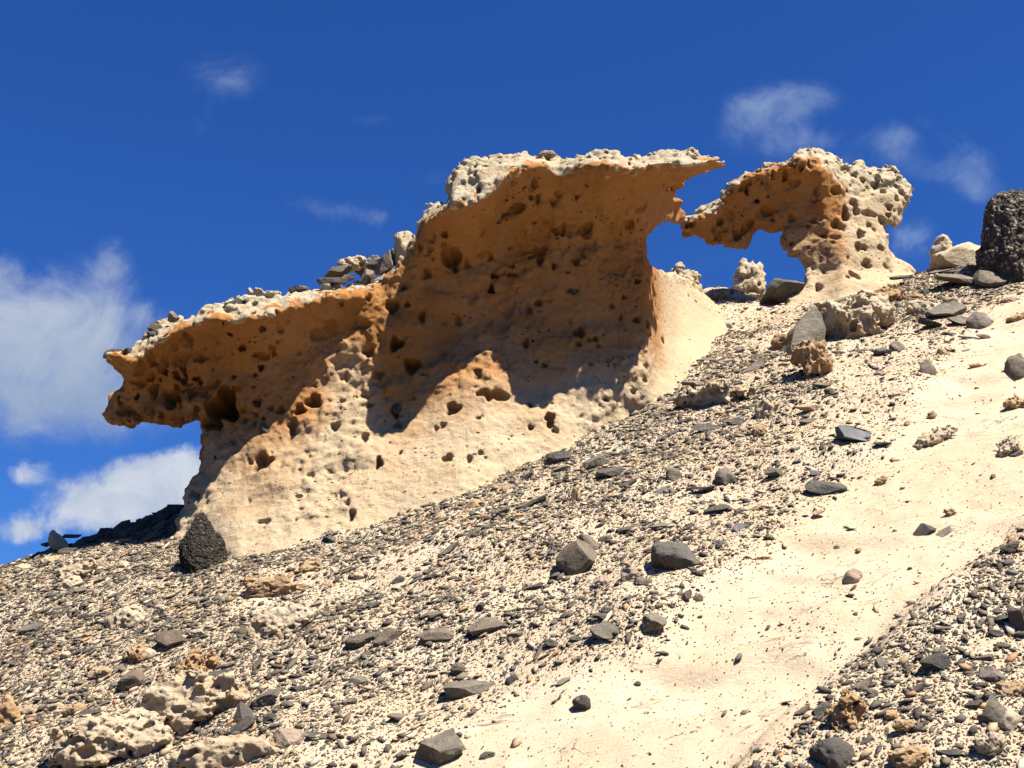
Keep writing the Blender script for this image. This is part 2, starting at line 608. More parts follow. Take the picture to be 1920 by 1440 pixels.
xs = axis(-5.6, 6.4, 0.03, 60)
ys = axis(4.4, 15.6, 0.03, 60)
ys = ys[(ys > -14)]
GX, GY = np.meshgrid(xs, ys, indexing='ij')
GZ = ground_z(GX, GY)
gv = np.stack([GX, GY, GZ], -1).reshape(-1, 3)
ii, jj = np.meshgrid(np.arange(len(xs) - 1), np.arange(len(ys) - 1), indexing='ij')
i0 = (ii * len(ys) + jj).ravel()
gf = np.stack([i0, i0 + len(ys), i0 + len(ys) + 1, i0 + 1], 1)


def chute_w(x, y, z):
    u, v, d = project(x, y, z)
    u = np.clip(u, -3000, 5000)
    v = np.clip(v, -3000, 5000)
    di = seg_dist(u, v, CHUTE, True)
    return np.where(in_poly(u, v, CHUTE), di, -di)


cw = chute_w(gv[:, 0], gv[:, 1], gv[:, 2])
grit = 1 / (1 + np.exp((cw + 12) / 16))
ground = link_mesh("ground", gv, gf, M_SAND, attrs={"grit": grit})
tag(ground, kind="structure", label="pale sandy hillside of weathered rock and scree")


# ------------------------------------------------------------------ rock masses from a distance field
def surface_nets(F, org, h):
    s = F < 0
    nx, ny, nz = F.shape
    act = np.zeros((nx - 1, ny - 1, nz - 1), np.int8)
    for a in (0, 1):
        for b in (0, 1):
            for c_ in (0, 1):
                act += s[a:nx - 1 + a, b:ny - 1 + b, c_:nz - 1 + c_]
    I = np.argwhere((act > 0) & (act < 8))
    offs = np.array([(a, b, c_) for a in (0, 1) for b in (0, 1) for c_ in (0, 1)])
    V = np.stack([F[I[:, 0] + o[0], I[:, 1] + o[1], I[:, 2] + o[2]] for o in offs], 1)
    acc = np.zeros((len(I), 3))
    cnt = np.zeros(len(I))
    for p in range(8):
        for q in range(p + 1, 8):
            if np.abs(offs[p] - offs[q]).sum() != 1:
                continue
            a, b = V[:, p], V[:, q]
            mk = (a < 0) != (b < 0)
            t = np.where(mk, a / np.where(mk, a - b, 1), 0)
            acc += np.where(mk[:, None], offs[p] + t[:, None] * (offs[q] - offs[p]), 0)
            cnt += mk
    vert = (I + acc / cnt[:, None]) * h + org
    idx = np.full(act.shape, -1, np.int32)
    idx[I[:, 0], I[:, 1], I[:, 2]] = np.arange(len(I))
    faces = []
    for ax in range(3):
        o = [(0, 0, 0)] * 4
        b, c_ = [k for k in range(3) if k != ax]
        sl0 = [slice(1, -1)] * 3
        sl0[ax] = slice(0, -1)
        sl1 = [slice(1, -1)] * 3
        sl1[ax] = slice(1, None)
        s0, s1 = s[tuple(sl0)], s[tuple(sl1)]
        E = np.argwhere(s0 != s1)
        sgn = s0[E[:, 0], E[:, 1], E[:, 2]]
        base = E.copy()
        base[:, b] += 1
        base[:, c_] += 1

        def cell(db, dc):
            k = base.copy()
            k[:, b] += db
            k[:, c_] += dc
            return idx[k[:, 0], k[:, 1], k[:, 2]]
        q = np.stack([cell(-1, -1), cell(0, -1), cell(0, 0), cell(-1, 0)], 1)
        flip = sgn if ax != 1 else ~sgn
        q = np.where(flip[:, None], q, q[:, ::-1])
        faces.append(q)
    f = np.concatenate(faces)
    f = f[(f >= 0).all(1)]
    return vert.astype(np.float32), f


def bilin(A, u, v, step):
    fu = np.clip(u / step, 0, A.shape[0] - 1.001)
    fv = np.clip(v / step, 0, A.shape[1] - 1.001)
    a = fu.astype(np.int32)
    b = fv.astype(np.int32)
    fu = fu - a
    fv = fv - b
    return (A[a, b] * (1 - fu) * (1 - fv) + A[a + 1, b] * fu * (1 - fv) + A[a, b + 1] * (1 - fu) * fv + A[a + 1, b + 1] * fu * fv)


STEP = 4
MU, MV = np.meshgrid(np.arange(0, 1924, STEP, dtype=np.float32), np.arange(0, 1444, STEP, dtype=np.float32), indexing='ij')


def poly_field(poly):
    d = seg_dist(MU, MV, poly, True)
    return np.where(in_poly(MU, MV, poly), -d, d).astype(np.float32)


def blur(A, n):
    for _ in range(n):
        P = np.pad(A, 1, mode='edge')
        A = (P[:-2, 1:-1] + P[2:, 1:-1] + P[1:-1, :-2] + P[1:-1, 2:] + 2 * A) / 6
    return A


def levels_field(levels, nblur):
    """levels: list of (v-knots, y-knots) curves over u, from the top down"""
    us = np.arange(0, 1924, STEP, dtype=float)
    vl = np.stack([np.interp(us, *zip(*lv)) for lv, ly in levels], 1)
    yl = np.stack([np.interp(us, *zip(*ly)) for lv, ly in levels], 1)
    vs = np.arange(0, 1444, STEP, dtype=float)
    out = np.zeros((len(us), len(vs)), np.float32)
    for i in range(len(us)):
        v = np.maximum.accumulate(vl[i] + np.arange(vl.shape[1]) * 1e-3)
        out[i] = np.interp(vs, v, yl[i])
        # carry the last slope on downwards
        k = vs > v[-1]
        out[i][k] = yl[i, -1] + (vs[k] - v[-1]) * (yl[i, -1] - yl[i, -2]) / max(v[-1] - v[-2], 1)
    return blur(out, nblur)


def smax(a, b, k):
    h = np.maximum(k - np.abs(a - b), 0) / k
    return np.maximum(a, b) + h * h * k * 0.25


def smin(a, b, k):
    h = np.maximum(k - np.abs(a - b), 0) / k
    return np.minimum(a, b) - h * h * k * 0.25


def rock_mass(poly, front, thick0, thick_k, tmax, box, h, pits, crust_line, base_line, pale_u, pale_v, rough_lo=0.026, rough_hi=0.036, seed=0):
    """solid rock: outline given on its own front surface, with relief, thickness, pits"""
    x0, x1, y0, y1, z0, z1 = box
    X = np.arange(x0, x1, h, dtype=np.float32)
    Y = np.arange(y0, y1, h, dtype=np.float32)
    Z = np.arange(z0, z1, h, dtype=np.float32)
    PF = poly_field(poly)
    F = np.empty((len(X), len(Y), len(Z)), np.float32)
    for j, y in enumerate(Y):
        xx, zz = np.meshgrid(X, Z, indexing='ij')
        u, v, d = project(xx, y, zz)
        P = bilin(PF, u, v, STEP)
        yf = bilin(front, u, v, STEP)
        pm = P * d / FPX
        t = np.minimum(thick0 + thick_k * np.maximum(-pm, 0), tmax)
        f = smax(yf - y, y - yf - t, 0.10) * 0.75
        F[:, j, :] = smax(pm * 0.95, f, 0.07)
    # roughness close to the surface
    B = np.argwhere(np.abs(F) < 0.17)
    P3 = (B * h + np.array([x0, y0, z0])).astype(np.float32)
    u, v, d = project(P3[:, 0], P3[:, 1], P3[:, 2])
    vl = np.interp(u, *zip(*crust_line))
    cr = 1 / (1 + np.exp((v - vl - 6 - 14 * vnoise(P3, 5, 1)) / 6))
    n_big = fbm(P3 + seed, 2.3, 2, ch=0) * 0.035
    n_mid = fbm(P3 + seed, 9, 3, 0.6, ch=1)
    n_ridge = 1 - np.abs(fbm(P3 + seed, 13, 2, 0.6, ch=2))
    zone = np.clip(vnoise(P3 + seed, 1.6, 3) * 1.6 + 0.25, 0, 1)
    amp = rough_lo * (0.25 + 0.9 * zone) * (1 - cr) + rough_hi * cr
    flank = 1 - .85 * np.clip((u - 1215) / 40, 0, 1) * (v > 450) * (pale_v > 0)
    n_crust = fbm(P3 + seed, 6.5, 3, 0.55, ch=3)
    disp = n_big + amp * (1 - cr) * (n_mid * 0.8 + 0.2 * (n_ridge - 0.6)) + cr * (rough_hi * n_crust + 0.024 * np.round(fbm(P3 + seed, 14, 2, .6, ch=1) * 2.2) / 2.2 + 0.03 * (n_ridge - .6))
    bed = np.sin((P3[:, 2] - .28 * P3[:, 0]) * 26 + 5 * vnoise(P3, 1.1, 2)) * np.clip(vnoise(P3 + 9, 1.3, 1) + .2, 0, 1)
    disp += (1 - cr) * (0.010 * bed + 0.007 * fbm(P3 + seed, 26, 2, .7, ch=2))
    amp = amp * (1 + 1.8 * np.clip((420 - u) / 120, 0, 1))
    disp *= flank
    edge = np.clip(1 - np.abs(bilin(PF, u, v, STEP)) / 22, 0, 1) * (1 - cr)
    disp += edge * 0.03 * fbm(P3 + seed, 11, 2, ch=3)
    F[B[:, 0], B[:, 1], B[:, 2]] += disp
    # pits
    for (pu, pv, r, kind) in pits:
        yf = float(bilin(front, np.array([pu], np.float32), np.array([pv], np.float32), STEP)[0])
        rr = ray(pu, pv)
        d = yf / rr[1]
        c_ = rr * d
        R = r * d / FPX
        dirn = rr / np.linalg.norm(rr)
        ex, ez, deep, off = 1.0, 1.0, 1.7, 0.45
        if kind == 1:      # tall
            ex, ez = 0.7, 1.35
        elif kind == 2:    # shallow dish
            deep, off = 0.55, 0.0
        elif kind == 3:    # deep cave
            deep, off = 2.0, 0.9
        elif kind == 4:    # wide slot
            ex, ez, deep = 1.6, 0.6, 1.0
        c_ = c_ + dirn * R * off
        lo = np.maximum(((c_ - R * 2.2 - np.array([x0, y0, z0])) / h).astype(int), 0)
        hi = np.minimum(((c_ + R * 2.2 - np.array([x0, y0, z0])) / h).astype(int) + 2, F.shape)
        if (hi <= lo).any():
            continue
        gx = X[lo[0]:hi[0]][:, None, None] - c_[0]
        gy = Y[lo[1]:hi[1]][None, :, None] - c_[1]
        gz = Z[lo[2]:hi[2]][None, None, :] - c_[2]
        wob = 1 + 0.16 * np.sin(3 * np.arctan2(gz, gx + 1e-6) + pu) + 0.1 * np.sin(5 * np.arctan2(gz, gx + 1e-6) + pv)
        q = np.sqrt((gx / ex) ** 2 + (gy / deep) ** 2 + (gz / ez) ** 2) / wob
        sub = F[lo[0]:hi[0], lo[1]:hi[1], lo[2]:hi[2]]
        F[lo[0]:hi[0], lo[1]:hi[1], lo[2]:hi[2]] = smax(sub, (R - q).astype(np.float32), min(0.018, R * 0.4))
    vert, faces = surface_nets(F, np.array([x0, y0, z0]), h)
    # drop loose crumbs
    vert, faces = biggest(vert, faces)
    u, v, d = project(vert[:, 0], vert[:, 1], vert[:, 2])
    vl = np.interp(u, *zip(*crust_line))
    mask = v < vl - 4 + 15 * vnoise(vert, 5, 1) + 17 * vnoise(vert, 13, 2) + 9 * vnoise(vert, 34, 3)
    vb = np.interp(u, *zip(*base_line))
    pale_lit = np.clip((v - vl) / np.maximum(vb - vl, 20), 0, 1)  # rock tone by height, doubling as painted shade above and sun below
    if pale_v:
        pale_lit = pale_lit ** np.interp(u, [980, 1080, 1200], [1.0, 1.6, 1.8])  # holds the ochre lower here to brown the shaded foot of the wall
        pale_lit = np.clip(pale_lit + .42 * np.exp(-((u - 655) / 55) ** 2) * np.clip((v - 585) / 60, 0, 1), 0, 1)  # paler patch painted in where sun falls on the wall
    pale_lit = np.maximum(pale_lit, np.clip((u - pale_u) / 60, 0, 1) * (v > pale_v))
    return vert, faces, mask, pale_lit.astype(np.float32)


def biggest(vert, faces):
    n = len(vert)
    lab = np.arange(n)
    e = np.concatenate([faces[:, [0, 1]], faces[:, [1, 2]], faces[:, [2, 3]], faces[:, [3, 0]]])
    for _ in range(400):
        old = lab.copy()
        np.minimum.at(lab, e[:, 0], lab[e[:, 1]])
        np.minimum.at(lab, e[:, 1], lab[e[:, 0]])
        lab = lab[lab]
        lab = lab[lab]
        if (old == lab).all():
            break
    ids, cnt = np.unique(lab, return_counts=True)
    keep = lab == ids[cnt.argmax()]
    remap = np.cumsum(keep) - 1
    f = faces[keep[faces].all(1)]
    return vert[keep], remap[f]


def submesh(vert, faces, sel):
    f = faces[sel]
    used = np.zeros(len(vert), bool)
    used[f.ravel()] = True
    remap = np.cumsum(used) - 1
    return vert[used], remap[f], used


def empty(name, loc):
    o = bpy.data.objects.new(name, None)
    o.location = loc
    o.empty_display_size = 0.3
    COL.objects.link(o)
    return o


def mass_object(name, base_px, vert, faces, mask, pale_lit, body, crust):
    P, _ = ground_hit(np.array([base_px[0]]), np.array([base_px[1]]))
    base = P[0]
    root = empty(name, base)
    v = vert - base.astype(np.float32)
    fm = mask[faces].sum(1) >= 2
    a, b, k = submesh(v, faces, ~fm)
    link_mesh("rock_body", a, b, body, root, attrs={"pale_lit": pale_lit[k]})
    a, b, k = submesh(v, faces, fm)
    link_mesh("crust", a, b, crust, root)
    return root, base


WALL_POLY = [(195, 660), (230, 657), (245, 660), (262, 645), (280, 627), (300, 614), (325, 605), (345, 597), (365, 592), (390, 580), (415, 581),
             (430, 577), (450, 567), (480, 558), (520, 550), (560, 545), (600, 536), (650, 536), (690, 534), (715, 524), (740, 500), (738, 470), (745, 448), (760, 437),
             (775, 440), (782, 425), (790, 410), (803, 392), (820, 384), (838, 382), (842, 345), (850, 322), (868, 312), (885, 306), (905, 309), (920, 309), (940, 304), (960, 300), (972, 294),
             (985, 293), (1010, 295), (1040, 294), (1060, 299), (1090, 293), (1110, 290), (1130, 293), (1155, 290), (1170, 301), (1200, 299), (1240, 293), (1265, 296), (1290, 290),
             (1320, 298), (1345, 302), (1361, 303), (1352, 312), (1320, 321), (1290, 331), (1276, 338), (1277, 349), (1265, 345), (1246, 343), (1239, 351),
             (1243, 362), (1254, 360), (1266, 370), (1276, 379), (1278, 392), (1284, 404), (1275, 415), (1258, 414), (1240, 416), (1217, 430), (1203, 446),
             (1206, 470), (1219, 498), (1226, 508), (1245, 512), (1264, 514), (1296, 530), (1313, 545), (1330, 562), (1360, 590), (1362, 660), (1330, 760), (1200, 900),
             (900, 1100), (600, 1150), (400, 1150), (318, 1080), (322, 1000), (345, 945), (340, 915), (358, 900), (371, 880), (377, 850), (388, 834),
             (380, 828), (380, 806), (377, 786), (350, 788), (336, 800), (316, 786), (300, 790), (280, 786), (265, 786), (255, 796), (226, 796), (210, 801), (199, 795),
             (194, 776), (206, 746), (204, 739), (222, 734), (235, 729), (240, 715), (233, 701), (215, 690), (205, 680)]


def con(pts):
    """contact pixels -> (u, y of the ground there)"""
    a = np.array(pts, float)
    P, _ = ground_hit(a[:, 0], a[:, 1])
    return [(u, float(y)) for (u, v), y in zip(pts, P[:, 1])]


contact = [(190, 1020), (345, 1010), (445, 1050), (550, 1022), (620, 1000), (720, 975), (860, 938), (950, 888), (1060, 832), (1200, 770), (1260, 738), (1300, 690), (1345, 640)]
y_con = con(contact)
LIPSHIFT = 11
lip_v = [(190, 670), (215, 672), (250, 690), (300, 650), (330, 628), (400, 604), (430, 612), (500, 600), (560, 580), (640, 556), (700, 546), (740, 515), (776, 470), (790, 428), (830, 402),
         (880, 396), (930, 372), (955, 332), (1000, 316), (1050, 326), (1100, 318), (1160, 326), (1200, 326), (1240, 318), (1290, 325), (1345, 312)]
lip_v = [(a, b - LIPSHIFT) for a, b in lip_v]
top_v = [(190, 655), (262, 640), (345, 590), (480, 552), (600, 530), (700, 530), (740, 440), (790, 405), (838, 375), (850, 318), (985, 290), (1345, 290)]
lip_w = [(190, .45), (250, .5), (350, .52), (480, .42), (550, .35), (620, .27), (660, .13), (690, .03), (720, .0), (745, .02), (770, .10), (790, .27), (820, .45), (850, .58), (900, .68), (930, .70), (1010, .60),
         (1040, .50), (1090, .60), (1130, .74), (1190, .76), (1240, .68), (1300, .70), (1345, .70)]
se_v = [(190, 820), (345, 905), (450, 875), (520, 845), (600, 800), (650, 770), (700, 790), (750, 800), (800, 770), (850, 730), (915, 700), (1000, 735), (1050, 745), (1150, 712), (1215, 690), (1250, 530), (1345, 565)]
UK = np.arange(180, 1351, 5.0)
yc = np.interp(UK, *zip(*y_con))
vc_ = np.interp(UK, *zip(*contact))
lw = np.interp(UK, *zip(*lip_w)) * np.interp(UK, [560, 760], [1.16, 1.30])
lv_ = np.interp(UK, *zip(*lip_v))
tv_ = np.interp(UK, *zip(*top_v))
sv_ = np.interp(UK, *zip(*se_v))
yse = np.interp(UK, [180, 345, 500, 700, 900, 1100, 1215, 1240, 1270, 1310, 1350], [10.45, 10.35, 10.12, 10.12, 10.2, 10.32, 10.5, 11.2, 11.9, 12.3, 12.6])
ylip = np.interp(UK, [180, 345, 500, 700, 900, 1100, 1215, 1350], [10.45, 10.35, 10.12, 10.12, 10.2, 10.32, 10.45, 10.5]) - lw
print("contact y", [(round(a), round(b, 2)) for a, b in y_con])


def zipk(y):
    return list(zip(UK, y))


d_ = sv_ - lv_
LV = [(zipk(tv_ - 20), zipk(ylip + .40)), (zipk(tv_ + .35 * (lv_ - tv_)), zipk(ylip + .16)), (zipk(lv_), zipk(ylip)),
      (zipk(lv_ + .12 * d_), zipk(ylip + .45 * (yse - ylip))), (zipk(lv_ + .35 * d_), zipk(ylip + 1.05 * (yse - ylip) + .01)),
      (zipk(lv_ + .7 * d_), zipk(yse + .04 + .12 * lw)), (zipk(sv_), zipk(yse)), (zipk(sv_ + .5 * (vc_ - sv_)), zipk(yse - .42 * (yse - yc))), (zipk(vc_), zipk(yc)),
      (zipk(vc_ + 80), zipk(yc - .45))]
WALL_FRONT = levels_field(LV, 5)

PITS = [(350, 640, 15, 1), (425, 766, 34, 3), (400, 790, 22, 0), (321, 750, 19, 0), (286, 767, 17, 2), (546, 798, 14, 1), (492, 867, 20, 0), (614, 628, 30, 2), (668, 607, 16, 4), (650, 596, 10, 4),
        (690, 658, 12, 0), (743, 646, 14, 0), (773, 687, 16, 0), (710, 700, 10, 0), (645, 705, 11, 0), (740, 578, 14, 2), (562, 769, 11, 0), (525, 768, 9, 0), (507, 764, 7, 0),
        (483, 754, 9, 0), (540, 825, 9, 4), (682, 740, 7, 0), (637, 750, 8, 0), (588, 752, 15, 0), (628, 800, 10, 0), (684, 820, 10, 1), (745, 797, 9, 0), (740, 768, 12, 1),
        (712, 872, 11, 1), (850, 767, 14, 0), (830, 797, 7, 0), (818, 803, 6, 0), (840, 860, 11, 0), (495, 978, 11, 4), (618, 925, 5, 1), (629, 928, 5, 1), (651, 943, 7, 1),
        (847, 485, 20, 0), (800, 513, 9, 0), (925, 520, 8, 0), (921, 546, 9, 1), (1098, 432, 14, 0), (1180, 422, 10, 0), (1205, 392, 15, 2), (1080, 490, 8, 0), (735, 575, 13, 0),
        (763, 571, 6, 0), (790, 594, 9, 1), (834, 603, 7, 0), (858, 602, 9, 1), (1085, 624, 12, 0), (985, 644, 8, 1), (1116, 636, 6, 0), (1020, 685, 6, 0), (1107, 682, 5, 0),
        (918, 745, 22, 4), (900, 705, 13, 2), (1210, 712, 6, 0), (1187, 735, 6, 0), (1075, 545, 10, 4), (1058, 432, 18, 4), (960, 395, 26, 2), (940, 410, 14, 2), (1215, 523, 7, 0), (1195, 528, 6, 0),
        (345, 690, 8, 0), (332, 702, 9, 0), (407, 673, 6, 1), (452, 652, 7, 0), (485, 668, 18, 2), (490, 690, 7, 0), (432, 624, 6, 0), (460, 565, 5, 0), (355, 735, 10, 4), (400, 726, 9, 4),
        (300, 740, 14, 2), (262, 700, 9, 0), (285, 680, 8, 0), (310, 675, 7, 0), (240, 770, 10, 0), (225, 772, 7, 0), (265, 720, 8, 0), (390, 650, 6, 1), (520, 640, 6, 4),
        (560, 660, 5, 0), (1000, 345, 9, 1), (1100, 345, 7, 2), (1020, 420, 8, 2), (1150, 490, 7, 2), (960, 500, 5, 0), (1000, 640, 4, 0), (1055, 690, 6, 4), (905, 480, 14, 2), (1010, 480, 18, 2),
        (690, 560, 6, 0), (640, 570, 5, 0), (610, 565, 5, 0), (880, 860, 8, 1), (1030, 790, 14, 1), (1040, 810, 8, 0), (660, 640, 12, 2), (600, 690, 14, 2), (585, 560, 4, 0), (660, 965, 10, 1), (700, 1000, 8, 4), (555, 975, 5, 1)]
rp = np.random.default_rng(3)
for k in range(950):
    u, v = rp.uniform(240, 1250), rp.uniform(330, 960)
    vt, vcn = np.interp(u, *zip(*lip_v)), np.interp(u, *zip(*contact))
    if not (vt + 12 < v < vcn - 25):
        continue
    dens = 0.35 + 0.65 * float(vnoise(np.array([[u / 120, v / 90, 0.3]], np.float32), 1.0)[0] > 0.0)
    if u < 420:
        dens = 1
    if v > np.interp(u, *zip(*se_v)) + 30:
        dens *= 0.7
    if rp.random() < dens:
        PITS.append((u, v, 2.3 + 5.5 * rp.random() ** 3.5 + (1.5 if u < 420 else 0), int(rp.choice([0, 0, 0, 1, 4]))))

for k in range(200):      # crumbly crust
    u = rp.uniform(200, 1340)
    PITS.append((u, rp.uniform(np.interp(u, *zip(*top_v)) - 4, np.interp(u, *zip(*lip_v)) + 8), 2.2 + 4.5 * rp.random() ** 2, int(rp.choice([0, 1, 4]))))
for k in range(110):      # honeycombed left end
    u = rp.uniform(205, 400)
    PITS.append((u, rp.uniform(max(640, np.interp(u, *zip(*lip_v))), 790), 3 + 8 * rp.random() ** 2, int(rp.choice([0, 0, 1, 4]))))
VOX = 0.015
vert, faces, mask, pale_lit = rock_mass(WALL_POLY, WALL_FRONT, .38, 1.6, 1.5, (-3.75, 2.35, 8.9, 13.2, 1.0, 5.95), VOX, [p for p in PITS if p[2] > 2], lip_v, contact, 1200, 470)
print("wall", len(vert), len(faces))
wall_root, wall_base = mass_object("sandstone_outcrop", (760, 965), vert, faces, mask, pale_lit, M_WALL, M_CRUST)
tag(wall_root, "long undercut ochre sandstone wall full of pits with a pale crust along its top", "rock formation", kind="thing")

# ------------------------------------------------------------------ arch
ARCH_POLY = [(1277, 409), (1310, 400), (1340, 388), (1354, 370), (1362, 355), (1378, 340), (1400, 328), (1440, 315), (1480, 300), (1505, 288), (1515, 284), (1526, 288), (1545, 291), (1562, 291), (1568, 305),
             (1580, 316), (1592, 313), (1605, 308), (1614, 310), (1622, 322), (1650, 326), (1664, 324), (1674, 321), (1680, 340), (1699, 350), (1700, 368), (1697, 385), (1688, 397), (1684, 415), (1678, 425), (1668, 417),
             (1660, 416), (1661, 445), (1662, 470), (1672, 488), (1700, 500), (1740, 540), (1700, 640), (1560, 660), (1480, 640), (1470, 575), (1480, 558), (1492, 548), (1506, 534), (1513, 518), (1510, 500), (1504, 486), (1481, 479), (1471, 470),
             (1467, 446), (1465, 432), (1440, 438), (1430, 428), (1416, 428), (1412, 441), (1413, 460), (1402, 475), (1390, 470), (1380, 468), (1362, 459), (1350, 456), (1338, 460), (1325, 457), (1320, 444), (1300, 436),
             (1284, 442), (1278, 428)]
a_contact = [(1260, 575), (1480, 568), (1560, 560), (1620, 540), (1680, 515), (1720, 503)]
a_ycon = con(a_contact)
print("arch contact", a_ycon)
A_lip = [(1270, 414), (1300, 410), (1340, 394), (1362, 359), (1400, 331), (1480, 302), (1510, 297), (1540, 318), (1560, 335), (1580, 352), (1620, 362), (1660, 350), (1700, 372)]
A_top = [(1270, 400), (1340, 382), (1378, 334), (1510, 280), (1600, 305), (1700, 340)]
UA = np.arange(1260, 1731, 5.0)
ya = np.interp(UA, *zip(*a_ycon))
ya = np.convolve(np.pad(ya, 12, mode='edge'), np.ones(25) / 25, 'valid')
va = np.interp(UA, *zip(*a_contact))
la = np.interp(UA, *zip(*A_lip))
ta = np.interp(UA, *zip(*A_top))
body = ya.mean() + np.interp(UA, [1260, 1400, 1480, 1540, 1580, 1640, 1700, 1730], [.25, .2, .15, .05, -.02, .12, .4, .55])
wa = np.interp(UA, [1260, 1350, 1500, 1550, 1590, 1640, 1680, 1730], [.3, .42, .48, .26, .0, .0, .12, .25])


def zipa(y):
    return list(zip(UA, y))


slp = np.clip((UA - 1535) / 45, 0, 1)
da = 540 - la
AL = [(zipa(ta - 20), zipa(body - wa + .4)), (zipa(la), zipa(body - wa + .16 * slp)), (zipa(la + .2 * da), zipa(body - .5 * wa + .1 * slp)), (zipa(la + .5 * da), zipa(body - .05 * wa + .02 * slp)),
      (zipa(la + .85 * da), zipa(body + .06 - .16 * slp)), (zipa(va - 25), zipa(body - .05 - .16 * slp)), (zipa(va), zipa(body - .22 - .14 * slp)), (zipa(va + 40), zipa(body - .55 - .1 * slp))]
ARCH_FRONT = levels_field(AL, 5)
APITS = [(1528, 373, 8, 0), (1525, 413, 7, 0), (1586, 402, 12, 1), (1568, 420, 10, 0), (1625, 494, 10, 0), (1535, 540, 9, 1), (1550, 474, 5, 0), (1383, 440, 10, 0), (1487, 350, 18, 2), (1650, 465, 7, 0), (1570, 445, 8, 4),
         (1605, 395, 9, 1), (1630, 400, 12, 4), (1610, 440, 6, 0), (1590, 470, 6, 2), (1545, 440, 7, 0), (1640, 430, 6, 0), (1430, 400, 12, 2), (1460, 390, 10, 2), (1418, 380, 6, 0), (1350, 415, 9, 0), (1340, 430, 7, 0),
         (1370, 405, 8, 2), (1396, 430, 8, 0), (1565, 360, 8, 4), (1665, 390, 7, 0), (1680, 375, 6, 0), (1640, 350, 6, 0), (1615, 340, 7, 0), (1600, 330, 5, 0), (1545, 505, 6, 1), (1590, 520, 5, 0), (1440, 350, 7, 2), (1500, 420, 7, 2), (1655, 360, 6, 0),
         (1690, 360, 5, 0), (1630, 330, 5, 0), (1550, 310, 6, 0), (1530, 300, 5, 0)]
for k in range(170):
    u, v = rp.uniform(1290, 1700), rp.uniform(300, 520)
    APITS.append((u, v, 2.4 + 6.0 * rp.random() ** 2.4, int(rp.choice([0, 0, 1, 4]))))
vert, faces, mask, pale_lit = rock_mass(ARCH_POLY, ARCH_FRONT, .26, 1.3, .62, (1.6, 4.9, 11.6, 15.2, 4.0, 7.6), 0.018, APITS, A_lip, a_contact, 1545, 0, rough_hi=.055, seed=31)
print("arch", len(vert))
arch_root, arch_base = mass_object("rock_arch", (1580, 552), vert, faces, mask, pale_lit, M_WALL, M_CRUST)
tag(arch_root, "mushroom shaped sandstone pillar on the skyline whose left arm reaches out as a broken arch", "rock arch", kind="thing")

# dark stones bedded in the wall
ICO = {}


def ico(sub):
    if sub not in ICO:
        bm = bmesh.new()
        bmesh.ops.create_icosphere(bm, subdivisions=sub, radius=1)
        bm.verts.ensure_lookup_table()
        V = np.array([v.co[:] for v in bm.verts], np.float32)
        Fc = np.array([[v.index for v in f.verts] for f in bm.faces], np.int32)
        bm.free()
        ICO[sub] = (V, Fc)
    return ICO[sub]


